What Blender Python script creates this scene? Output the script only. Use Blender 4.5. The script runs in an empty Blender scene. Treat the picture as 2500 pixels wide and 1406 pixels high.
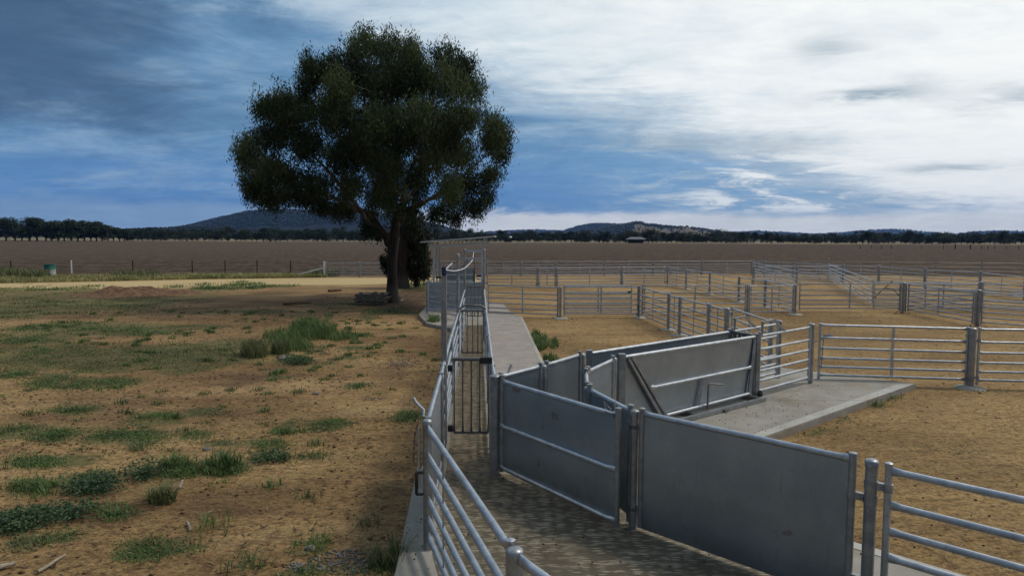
import bpy, bmesh, math, random
import numpy as np
from mathutils import Vector, Matrix, noise as mnoise

random.seed(7)
rng = np.random.default_rng(7)
C = bpy.context.scene.collection
sc = bpy.context.scene
R = math.radians

# ------------------------------------------------------------------ camera
CAM_H = 2.65
FPX = 1667.0                      # focal length in photo pixels (2500 wide)
PITCH = math.atan((703 - 580) / FPX)
ROLL = 0.0044
cam_d = bpy.data.cameras.new('camera')
cam_d.sensor_width = 36.0
cam_d.lens = 36.0 * FPX / 2500.0
cam_d.clip_start = 0.05
cam_d.clip_end = 30000
cam = bpy.data.objects.new('camera', cam_d)
C.objects.link(cam)
FWD = Vector((0, math.cos(PITCH), -math.sin(PITCH)))
r0 = Vector((1, 0, 0))
u0 = Vector((0, math.sin(PITCH), math.cos(PITCH)))
RGT = r0 * math.cos(ROLL) + u0 * math.sin(ROLL)
UPV = u0 * math.cos(ROLL) - r0 * math.sin(ROLL)
mat = Matrix((RGT, UPV, -FWD)).transposed().to_4x4()
mat.translation = Vector((0, 0, CAM_H))
cam.matrix_world = mat
sc.camera = cam


def at(px, py, z=0.0):
    """ground point (height z) seen at a photo pixel"""
    ray = FWD * FPX + RGT * (px - 1250) + UPV * (703 - py)
    t = (z - CAM_H) / ray.z
    return Vector((ray.x * t, ray.y * t, z))


def atd(px, py, d):
    """point at distance d along +Y seen at a photo pixel"""
    ray = FWD * FPX + RGT * (px - 1250) + UPV * (703 - py)
    t = d / ray.y
    return Vector((ray.x * t, d, CAM_H + ray.z * t))


# ------------------------------------------------------------------ render view, sun, sky
sc.view_settings.view_transform = 'Standard'
sc.view_settings.look = 'None'
sc.view_settings.exposure = 0.0
sc.view_settings.gamma = 1.0
SUN_AZ, SUN_EL = R(78), R(57)       # azimuth from +Y towards +X
sun_d = bpy.data.lights.new('sun', 'SUN')
sun_d.energy = 1.5
sun_d.angle = R(10)
sun_d.color = (1.0, 0.93, 0.82)
sun = bpy.data.objects.new('sun', sun_d)
C.objects.link(sun)
sdir = Vector((math.sin(SUN_AZ) * math.cos(SUN_EL), math.cos(SUN_AZ) * math.cos(SUN_EL), math.sin(SUN_EL)))
sun.rotation_euler = (-sdir).to_track_quat('-Z', 'Y').to_euler()
sun.location = (60, 40, 80)


class N:
    """tiny node-expression helper"""
    def __init__(s, tree):
        s.t = tree

    def _in(s, node, i, v):
        if v is None:
            return
        if hasattr(v, 'is_output'):
            s.t.links.new(v, node.inputs[i])
        else:
            node.inputs[i].default_value = v

    def m(s, op, a, b=None, c=None, clamp=False):
        n = s.t.nodes.new('ShaderNodeMath')
        n.operation = op
        n.use_clamp = clamp
        s._in(n, 0, a)
        s._in(n, 1, b)
        s._in(n, 2, c)
        return n.outputs[0]

    def add(s, a, b): return s.m('ADD', a, b)
    def sub(s, a, b): return s.m('SUBTRACT', a, b)
    def mul(s, a, b): return s.m('MULTIPLY', a, b)
    def div(s, a, b): return s.m('DIVIDE', a, b)

    def ss(s, x, lo, hi, a=0.0, b=1.0):
        n = s.t.nodes.new('ShaderNodeMapRange')
        n.interpolation_type = 'SMOOTHSTEP'
        for i, v in enumerate((x, lo, hi, a, b)):
            s._in(n, i, v)
        return n.outputs[0]

    def lin(s, x, lo, hi, a=0.0, b=1.0):
        n = s.t.nodes.new('ShaderNodeMapRange')
        for i, v in enumerate((x, lo, hi, a, b)):
            s._in(n, i, v)
        return n.outputs[0]

    def mix(s, f, a, b, mode='MIX'):
        n = s.t.nodes.new('ShaderNodeMix')
        n.data_type = 'RGBA'
        n.blend_type = mode
        s._in(n, 0, f)
        for i, v in ((6, a), (7, b)):
            if isinstance(v, tuple) and len(v) == 3:
                v = v + (1,)
            s._in(n, i, v)
        return n.outputs[2]

    def vec(s, x, y, z):
        n = s.t.nodes.new('ShaderNodeCombineXYZ')
        for i, v in enumerate((x, y, z)):
            s._in(n, i, v)
        return n.outputs[0]

    def sep(s, v):
        n = s.t.nodes.new('ShaderNodeSeparateXYZ')
        s._in(n, 0, v)
        return n.outputs

    def noise(s, v, scale, detail=4, rough=0.55, dist=0.0):
        n = s.t.nodes.new('ShaderNodeTexNoise')
        s._in(n, 'Vector', v)
        n.inputs['Scale'].default_value = scale
        n.inputs['Detail'].default_value = detail
        n.inputs['Roughness'].default_value = rough
        n.inputs['Distortion'].default_value = dist
        return n.outputs[0]

    def voro(s, v, scale, rand=1.0, out=0):
        n = s.t.nodes.new('ShaderNodeTexVoronoi')
        s._in(n, 'Vector', v)
        n.inputs['Scale'].default_value = scale
        n.inputs['Randomness'].default_value = rand
        return n.outputs[out]

    def scale(s, v, xyz):
        n = s.t.nodes.new('ShaderNodeMapping')
        s._in(n, 0, v)
        n.inputs['Scale'].default_value = xyz
        return n.outputs[0]

    def bump(s, h, strength=0.4, dist=0.02):
        n = s.t.nodes.new('ShaderNodeBump')
        n.inputs['Strength'].default_value = strength
        n.inputs['Distance'].default_value = dist
        s._in(n, 'Height', h)
        return n.outputs[0]


def srgb(r, g, b, k=1.0):
    def f(c):
        c /= 255.0
        return c / 12.92 if c <= 0.04045 else ((c + 0.055) / 1.055) ** 2.4
    return (f(r) * k, f(g) * k, f(b) * k)


def build_world():
    w = bpy.data.worlds.new('World')
    sc.world = w
    w.use_nodes = True
    t = w.node_tree
    n = N(t)
    bg = t.nodes['Background']
    STR = 0.1
    bg.inputs['Strength'].default_value = STR
    sky = t.nodes.new('ShaderNodeTexSky')
    sky.sky_type = 'NISHITA'
    sky.sun_disc = False
    sky.sun_elevation = SUN_EL
    sky.sun_rotation = SUN_AZ
    sky.dust_density = 1.0
    tc = t.nodes.new('ShaderNodeTexCoord')
    d = tc.outputs['Generated']
    x, y, z = n.sep(d)[:3]
    K = 1.0 / STR
    az = n.mul(n.m('ARCTAN2', x, y), 180 / math.pi)
    el = n.mul(n.m('ARCSINE', z), 180 / math.pi)
    zz = n.add(n.m('MAXIMUM', z, 0.0), 0.09)
    cu = n.div(x, zz)
    cv = n.div(y, zz)
    P = n.vec(cu, cv, 0.0)
    warp = n.noise(P, 0.5, 5, 0.6)
    n1 = n.noise(n.scale(P, (0.40, 0.62, 1)), 1.0, 10, 0.66, 0.6)      # streaky layer
    n2 = n.noise(n.scale(P, (0.9, 2.0, 1)), 1.3, 10, 0.64, 0.7)      # fine wisps
    n3 = n.noise(n.scale(n.vec(n.add(cu, 13.7), cv, 3.0), (0.14, 0.3, 1)), 1.0, 4, 0.5, 0.3)  # big masses
    def zc(v): return n.sub(v, 0.5)
    # ----- streaky cloud fields, contrast-stretched to about -1..1
    def zs(v, k=3.0): return n.mul(n.sub(v, 0.5), k)
    A1 = zs(n1)
    A2 = zs(n2)
    A3 = zs(n3, 3.5)
    dirv = n.vec(n.mul(az, 0.075), n.mul(el, 0.25), 0.0)
    B1 = zs(n.noise(dirv, 1.0, 10, 0.66, 0.6), 3.3)                                        # flat banks, seen edge-on
    B2 = zs(n.noise(n.vec(n.mul(az, 0.16), n.mul(el, 0.75), 4.0), 1.0, 10, 0.68, 0.8), 3.3)  # thin streaks
    B3 = zs(n.noise(n.vec(n.mul(az, 0.03), n.mul(el, 0.09), 9.0), 1.0, 5, 0.55, 0.3))  # big masses
    azc = n.m('MINIMUM', n.m('MAXIMUM', az, -60.0), 62.0)
    # white sheet overhead on the right, falling to storm blue on the left
    edge = n.sub(13.6, n.mul(azc, 0.37))
    s = n.add(n.div(n.sub(el, edge), 8.0), 0.08)
    s = n.add(s, n.add(n.mul(A1, 0.36), n.add(n.mul(A2, 0.26), n.add(n.mul(B1, 0.42), n.mul(B2, 0.16)))))
    W = n.ss(s, -0.75, 0.75)
    # broken streaks low on the right
    lowr = n.mul(n.ss(az, 2.0, 20.0), n.mul(n.ss(el, 1.3, 2.6), n.ss(el, 14.0, 8.0)))
    Wl = n.mul(n.ss(n.add(n.add(n.mul(B1, 0.5), n.mul(B2, 0.75)), n.mul(A2, 0.35)), -0.45, 0.42), lowr)
    W = n.m('MAXIMUM', W, n.mul(Wl, 0.95))
    # pale band on the horizon
    hz = n.add(n.sub(el, n.lin(azc, -40.0, 40.0, 2.3, 1.5)), n.mul(B2, 0.55))
    H = n.mul(n.ss(hz, 0.55, -0.15), n.lin(azc, -34.0, 0.0, 0.45, 0.9))
    K1 = n.mul(n.ss(n.add(n.mul(B2, 0.7), n.mul(B1, 0.5)), 0.15, 0.75), n.mul(n.ss(el, 5.0, 2.0), n.ss(azc, -8.0, 4.0)))
    leftm = n.ss(azc, 12.0, -8.0)
    Lw = n.mul(n.ss(n.add(n.add(n.mul(B1, 0.55), n.mul(B2, 0.35)), n.add(n.mul(A1, 0.35), n.mul(A2, 0.4))), -0.25, 0.75), leftm)
    dk = n.mul(n.ss(azc, -10.0, -36.0), n.mul(n.ss(el, 4.0, 9.0), n.ss(el, 26.0, 16.0)))
    D = n.mul(n.ss(n.add(n.add(n.mul(B3, 0.5), n.mul(B1, -0.55)), n.add(n.mul(A1, -0.3), n.mul(dk, 0.85))), 0.05, 1.0), leftm)
    D2 = n.mul(n.ss(n.add(n.mul(A1, 0.5), n.add(n.mul(A2, 0.3), n.mul(A3, 0.4))), -0.35, -0.95), n.mul(n.ss(az, 4.0, 16.0), n.ss(el, 6.0, 9.0)))
    blueL = srgb(98, 142, 180, K)
    blueLow = srgb(80, 134, 192, K)
    blueR = srgb(130, 172, 208, K)
    white = n.mix(n.ss(n.add(n.add(n.mul(A1, 0.45), n.mul(A2, 0.40)), n.add(n.mul(B1, 0.25), n.mul(n.sub(azc, 18.0), 0.022))), -0.75, 0.35), srgb(206, 222, 232, K), tuple(c * K for c in (1.0, 1.02, 1.0)))
    warmw = tuple(c * K for c in (0.80, 0.81, 0.80))
    base = n.mix(n.ss(el, 9.5, 3.0), blueL, blueLow)
    base = n.mix(n.ss(azc, -4.0, 24.0), base, blueR)
    nish = n.mix(1.0, sky.outputs[0], (1, 1, 1), 'MULTIPLY')
    base = n.mix(0.08, base, nish)
    base = n.mix(n.mul(n.ss(azc, -24.0, -4.0), n.mul(n.ss(el, 10.0, 17.0), 0.45)), base, srgb(134, 164, 194, K))
    base = n.mix(n.mul(Lw, 0.7), base, srgb(158, 184, 206, K))
    base = n.mix(n.mul(D, 0.75), base, srgb(58, 80, 108, K))
    mid = n.mix(n.ss(W, 0.0, 0.5), base, srgb(172, 194, 212, K))
    col = n.mix(n.ss(W, 0.30, 0.95), mid, white)
    col = n.mix(n.mul(D2, 0.6), col, srgb(140, 166, 182, K))
    col = n.mix(n.mul(K1, 0.55), col, srgb(225, 228, 232, K))
    for (a0, e0, wa, we, k0) in ((27.4, 10.4, 3.6, 0.55, 0.8), (29.6, 11.2, 1.4, 0.5, 0.5), (24.4, 14.0, 2.6, 0.9, 0.5), (36.5, 9.4, 4.5, 0.9, 0.5), (33.0, 4.9, 4.0, 0.4, 0.6), (20.0, 7.2, 6.0, 0.7, 0.45), (14.0, 7.8, 6.0, 0.8, 0.4)):
        da = n.div(n.add(n.sub(az, a0), n.mul(A2, wa * 0.35)), wa)
        de = n.div(n.add(n.sub(el, e0), n.mul(B2, we * 1.1)), we)
        gq = n.m('EXPONENT', n.mul(n.add(n.mul(da, da), n.mul(de, de)), -1.0))
        col = n.mix(n.mul(n.mul(gq, k0), n.ss(n.add(A2, n.mul(B2, 0.6)), -0.8, 0.3)), col, srgb(118, 148, 168, K))
    hcol = n.mix(n.ss(azc, -20.0, 0.0), srgb(150, 176, 202, K), warmw)
    col = n.mix(H, col, hcol)
    C1 = zs(n.noise(n.vec(n.mul(az, 0.26), n.mul(el, 0.8), 7.0), 1.0, 10, 0.66, 0.9), 2.6)
    C2 = zs(n.noise(n.scale(P, (1.1, 1.9, 1)), 2.2, 9, 0.66, 0.6), 2.2)
    gm_ = n.add(1.0, n.mul(n.add(n.mul(C1, 0.16), n.mul(C2, 0.13)), n.ss(W, 1.0, 0.35, 0.35, 1.0)))
    col = n.mix(1.0, col, n.vec(n.m('POWER', gm_, 1.12), gm_, n.m('POWER', gm_, 0.85)), 'MULTIPLY')
    # glare round the veiled sun (outside the picture) and duller cloud behind the viewer
    sd = n.add(n.add(n.mul(x, sdir.x), n.mul(y, sdir.y)), n.mul(z, sdir.z))
    gl = n.mul(n.m('POWER', n.m('MAXIMUM', sd, 0.0), 12.0), 0.55)
    glc = n.mix(1.0, (K, K * 0.98, K * 0.94), n.vec(gl, gl, gl), 'MULTIPLY')
    back = n.ss(y, 0.10, -0.45)
    col = n.mix(n.mul(back, 0.92), col, n.mix(n.ss(n1, 0.3, 0.7), srgb(80, 100, 122, K), srgb(112, 132, 154, K)))
    col = n.mix(n.mul(n.ss(el, 30.0, 60.0), 0.9), col, srgb(132, 150, 170, K))
    col = n.mix(1.0, col, glc, 'ADD')
    t.links.new(col, bg.inputs['Color'])


build_world()


# ------------------------------------------------------------------ materials
def new_mat(name, rough=0.8, metal=0.0, spec=0.3):
    m = bpy.data.materials.new(name)
    m.use_nodes = True
    b = m.node_tree.nodes['Principled BSDF']
    b.inputs['Roughness'].default_value = rough
    b.inputs['Metallic'].default_value = metal
    b.inputs['Specular IOR Level'].default_value = spec
    n = N(m.node_tree)
    tc = m.node_tree.nodes.new('ShaderNodeTexCoord')
    geo = m.node_tree.nodes.new('ShaderNodeNewGeometry')
    return m, n, b, tc, geo.outputs['Position']


def link(m, a, b):
    m.node_tree.links.new(a, b)


M = {}


def simple(name, col, rough=0.8, metal=0.0, var=0.25, scale=6.0, spec=0.3, bump=0.0):
    m, n, b, tc, pos = new_mat(name, rough, metal, spec)
    k = n.noise(pos, scale, 6, 0.65)
    c = n.mix(n.ss(k, 0.3, 0.7), tuple(v * (1 - var) for v in col), tuple(min(1, v * (1 + var)) for v in col))
    link(m, c, b.inputs['Base Color'])
    if bump:
        link(m, n.bump(n.noise(pos, scale * 6, 5, 0.6), bump, 0.01), b.inputs['Normal'])
    M[name] = m
    return m


def galv(name, lo, hi, rough, metal, blotch=1.0, scale=9.0):
    m, n, b, tc, pos = new_mat(name, rough, metal, 0.4)
    sp = n.voro(pos, 70.0, 1.0, 1)
    spv = n.sep(sp)[0]
    k = n.noise(pos, scale, 6, 0.62)
    k2 = n.noise(n.scale(pos, (1, 1, 0.22)), 5.0, 5, 0.6)
    c = n.mix(n.ss(k, 0.32, 0.68), lo, hi)
    c = n.mix(n.mul(n.ss(spv, 0.2, 0.9), 0.10 if name == 'galv_sheet' else 0.2), c, tuple(v * 0.62 for v in lo))
    c = n.mix(n.mul(n.ss(k2, 0.57, 0.74), 0.35 * blotch), c, (0.22, 0.19, 0.15))
    c = n.mix(n.mul(n.ss(n.noise(pos, 22.0, 4, 0.7), 0.66, 0.78), 0.5 * blotch), c, (0.14, 0.12, 0.095))
    if name == 'galv_sheet':
        sc1 = n.noise(n.scale(pos, (1, 1, 0.7)), 4.3, 4, 0.6, 0.6)
        c = n.mix(n.mul(n.ss(sc1, 0.645, 0.70), 0.55), c, (0.17, 0.105, 0.085))
        sc2 = n.noise(n.scale(pos, (3.0, 3.0, 0.35)), 6.0, 5, 0.7)
        c = n.mix(n.mul(n.ss(sc2, 0.60, 0.72), 0.35), c, (0.13, 0.135, 0.14))
        low = n.ss(n.add(n.sep(pos)[2], n.mul(n.sub(n.noise(pos, 7.0, 4, 0.6), 0.5), 0.35)), 0.36, 0.12)
        c = n.mix(n.mul(low, 0.28), c, (0.20, 0.165, 0.12))
        wp = n.noise(pos, 1.6, 4, 0.6)
        c = n.mix(n.mul(n.ss(wp, 0.45, 0.62), 0.10), c, (0.48, 0.52, 0.55))
    link(m, c, b.inputs['Base Color'])
    r = n.lin(n.noise(pos, 25.0, 5, 0.6), 0.3, 0.7, rough - 0.08, rough + 0.12)
    link(m, r, b.inputs['Roughness'])
    if name == 'galv_sheet':
        dent = n.noise(pos, 2.2, 2, 0.4)
        link(m, n.bump(dent, 0.22, 0.05), b.inputs['Normal'])
    else:
        link(m, n.bump(n.noise(pos, 60.0, 4, 0.6), 0.08, 0.003), b.inputs['Normal'])
    M[name] = m


galv('galv', (0.40, 0.43, 0.47), (0.56, 0.585, 0.61), 0.40, 0.85)
galv('galv_post', (0.26, 0.275, 0.285), (0.40, 0.41, 0.415), 0.42, 0.75, 1.3)
galv('galv_sheet', (0.285, 0.335, 0.385), (0.35, 0.405, 0.455), 0.36, 0.85, 0.5, 2.2)
galv('galv_dark', (0.13, 0.13, 0.125), (0.23, 0.22, 0.205), 0.5, 0.6, 1.5)
galv('galv_far', (0.33, 0.355, 0.39), (0.46, 0.48, 0.505), 0.58, 0.55, 0.3)
simple('white_paint', (0.66, 0.66, 0.64), 0.6, 0, 0.12, 4)
simple('rope_white', (0.78, 0.77, 0.76), 0.7, 0, 0.06, 20)
simple('black_rubber', (0.02, 0.02, 0.022), 0.6, 0, 0.2, 20)
simple('blue_plastic', (0.03, 0.035, 0.10), 0.5, 0, 0.2, 20)
simple('dark_steel', (0.05, 0.048, 0.045), 0.5, 0.4, 0.4, 12)
simple('old_wood', (0.15, 0.13, 0.105), 0.9, 0, 0.35, 14, 0.15, 0.4)
simple('grey_stick', (0.34, 0.29, 0.23), 0.9, 0, 0.25, 18, 0.15, 0.4)
simple('drum_green', (0.02, 0.13, 0.10), 0.55, 0.1, 0.3, 8)
simple('drum_white', (0.33, 0.35, 0.34), 0.6, 0, 0.15, 8)
simple('rust', (0.11, 0.042, 0.022), 0.9, 0, 0.4, 14)
simple('picket_steel', (0.045, 0.035, 0.032), 0.8, 0.2, 0.3, 20)
simple('stone', (0.20, 0.175, 0.15), 0.9, 0, 0.35, 10, 0.2, 0.5)
simple('dung', (0.022, 0.018, 0.013), 0.95, 0, 0.4, 40, 0.1)
simple('clod', (0.17, 0.105, 0.055), 0.95, 0, 0.5, 9, 0.1)
simple('shelter_steel', (0.47, 0.49, 0.49), 0.45, 0.3, 0.1, 3)
simple('roof_metal', (0.12, 0.13, 0.135), 0.6, 0.2, 0.12, 3)
simple('shed_dark', (0.07, 0.06, 0.055), 0.8, 0, 0.3, 1)
simple('litter', (0.13, 0.085, 0.05), 0.95, 0, 0.5, 25, 0.1)
simple('footing_concrete', (0.33, 0.31, 0.26), 0.9, 0, 0.25, 7, 0.2, 0.4)


def leafmat(name, lo, hi, trans=0.25, scale=1.2, rough=0.55):
    m, n, b, tc, pos = new_mat(name, rough, 0, 0.1 if 'leaf' in name else 0.25)
    k = n.noise(pos, scale, 4, 0.6)
    k2 = n.noise(pos, scale * 14, 2, 0.6)
    c = n.mix(n.ss(n.add(n.mul(k, 0.65), n.mul(k2, 0.35)), 0.36, 0.64), lo, hi)
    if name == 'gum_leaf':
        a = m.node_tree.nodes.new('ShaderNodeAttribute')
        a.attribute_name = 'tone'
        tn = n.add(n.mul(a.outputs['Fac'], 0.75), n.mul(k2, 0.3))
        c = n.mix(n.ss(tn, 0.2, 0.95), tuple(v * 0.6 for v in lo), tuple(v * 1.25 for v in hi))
    link(m, c, b.inputs['Base Color'])
    if trans:
        tr = m.node_tree.nodes.new('ShaderNodeBsdfTranslucent')
        link(m, c, tr.inputs['Color'])
        mx = m.node_tree.nodes.new('ShaderNodeMixShader')
        mx.inputs[0].default_value = trans
        link(m, b.outputs[0], mx.inputs[1])
        link(m, tr.outputs[0], mx.inputs[2])
        link(m, mx.outputs[0], m.node_tree.nodes['Material Output'].inputs['Surface'])
    M[name] = m


leafmat('gum_leaf', (0.030, 0.046, 0.024), (0.082, 0.108, 0.046), 0.12, 0.7, 0.85)
leafmat('weep_leaf', (0.016, 0.022, 0.012), (0.034, 0.044, 0.021), 0.06, 1.2)
leafmat('far_leaf', (0.014, 0.024, 0.013), (0.036, 0.052, 0.026), 0.0, 0.25)
leafmat('row_leaf', (0.022, 0.034, 0.016), (0.048, 0.066, 0.026), 0.0, 0.25)
leafmat('hill_leaf', (0.014, 0.021, 0.022), (0.028, 0.037, 0.035), 0.0, 0.02)
leafmat('grass_blade', (0.060, 0.105, 0.034), (0.155, 0.225, 0.068), 0.3, 2.0)
leafmat('grass_pale', (0.19, 0.20, 0.075), (0.42, 0.37, 0.16), 0.3, 0.5)
leafmat('grass_olive', (0.085, 0.115, 0.042), (0.215, 0.215, 0.095), 0.3, 1.2)
leafmat('weed_leaf', (0.045, 0.082, 0.042), (0.095, 0.14, 0.065), 0.15, 4.0)
leafmat('dry_stalk', (0.20, 0.14, 0.07), (0.34, 0.26, 0.13), 0.2, 3.0)


def bark():
    m, n, b, tc, pos = new_mat('bark', 0.9, 0, 0.15)
    k = n.noise(n.scale(pos, (3, 3, 0.5)), 2.0, 6, 0.65)
    k2 = n.noise(n.scale(pos, (12, 12, 1.0)), 2.0, 5, 0.6)
    h = n.sep(pos)[2]
    up = n.ss(n.add(h, n.mul(n.sub(k, 0.5), 3.0)), 2.8, 5.0)
    dark = n.mix(n.ss(k2, 0.35, 0.65), (0.023, 0.019, 0.016), (0.062, 0.047, 0.038))
    pale = n.mix(n.ss(k, 0.4, 0.65), (0.072, 0.060, 0.052), (0.27, 0.245, 0.215))
    low = n.mix(n.ss(h, 0.9, 0.3), dark, (0.085, 0.074, 0.064))
    link(m, n.mix(up, low, pale), b.inputs['Base Color'])
    link(m, n.bump(k2, 0.7, 0.04), b.inputs['Normal'])
    M['bark'] = m


bark()
simple('far_bark', (0.13, 0.11, 0.095), 0.9, 0, 0.2, 1)


def mat_concrete(name, lo, hi, dirt, dirt_amt, stamped=False, groove=False):
    m, n, b, tc, pos = new_mat(name, 0.85, 0, 0.25)
    x, y, z = n.sep(pos)[:3]
    k = n.noise(pos, 2.3, 7, 0.6)
    k2 = n.noise(pos, 30.0, 5, 0.65)
    c = n.mix(n.ss(k, 0.3, 0.7), lo, hi)
    c = n.mix(n.mul(n.ss(k2, 0.5, 0.75), 0.3), c, tuple(v * 0.6 for v in lo))
    dk = n.noise(pos, 0.9, 8, 0.68)
    h = n.mul(k2, 0.3)
    if stamped:
        wob = n.noise(pos, 2.5, 3, 0.6)
        q = n.vec(n.add(n.mul(x, 8.0), n.mul(wob, 1.2)), n.add(n.mul(y, 29.0), n.mul(wob, 3.0)), 0.0)
        vv = n.voro(q, 1.0, 0.5, 0)
        sx_, sy_ = 0, 0
        ridge = n.ss(vv, 0.26, 0.48)
        br = n.noise(n.scale(pos, (5.0, 12.0, 1)), 1.0, 5, 0.65)
        rr = n.mul(ridge, n.ss(br, 0.30, 0.52))
        c = n.mix(n.mul(rr, 0.72), c, tuple(v * 0.36 for v in dirt))
        c = n.mix(n.mul(n.ss(vv, 0.22, 0.05), n.mul(n.ss(n.noise(pos, 1.1, 4, 0.6), 0.40, 0.62), 0.6)), c, tuple(min(1, v * 1.45) for v in hi))
        h = n.sub(h, n.mul(ridge, 1.6))
    if not stamped:
        fr_ = n.m('FRACT', n.div(n.add(y, n.mul(n.noise(pos, 4.0, 2, 0.5), 0.012)), 3.05))
        jn = n.m('COMPARE', fr_, 0.5, 0.0035)
        c = n.mix(n.mul(jn, 0.65), c, (0.07, 0.058, 0.044))
        stn = n.noise(n.scale(pos, (1.0, 0.5, 1)), 1.3, 7, 0.7)
        c = n.mix(n.mul(n.ss(stn, 0.56, 0.68), 0.4), c, (0.15, 0.12, 0.085))
        c = n.mix(n.mul(n.ss(stn, 0.42, 0.34), 0.3), c, tuple(min(1, v * 1.25) for v in hi))
    if groove:
        g = n.m('SINE', n.mul(y, 2 * math.pi / 0.16))
        c = n.mix(n.mul(n.ss(g, 0.80, 1.0), 0.16), c, tuple(v * 0.6 for v in lo))
    c = n.mix(n.mul(n.ss(dk, 0.48, 0.66), dirt_amt * (0.55 if stamped else 1.0)), c, dirt)
    spk = n.voro(pos, 16.0, 1.0, 0)
    gate = n.ss(n.noise(pos, 1.4, 3, 0.5), 0.48, 0.6)
    c = n.mix(n.mul(n.mul(n.ss(spk, 0.20, 0.12), gate), 0.8), c, (0.05, 0.037, 0.026))
    link(m, c, b.inputs['Base Color'])
    link(m, n.bump(h, 0.55, 0.012), b.inputs['Normal'])
    M[name] = m


mat_concrete('concrete', (0.265, 0.242, 0.205), (0.355, 0.33, 0.285), (0.25, 0.195, 0.125), 0.6)
mat_concrete('concrete_path', (0.30, 0.262, 0.235), (0.385, 0.34, 0.305), (0.34, 0.27, 0.20), 0.4, groove=True)
mat_concrete('concrete_edge', (0.39, 0.375, 0.335), (0.48, 0.46, 0.415), (0.38, 0.32, 0.22), 0.3)
mat_concrete('concrete_pen', (0.235, 0.20, 0.14), (0.33, 0.285, 0.205), (0.13, 0.10, 0.062), 0.55, stamped=True)
mat_concrete('race_floor', (0.33, 0.26, 0.165), (0.42, 0.335, 0.215), (0.24, 0.17, 0.095), 0.6, stamped=True)


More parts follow.
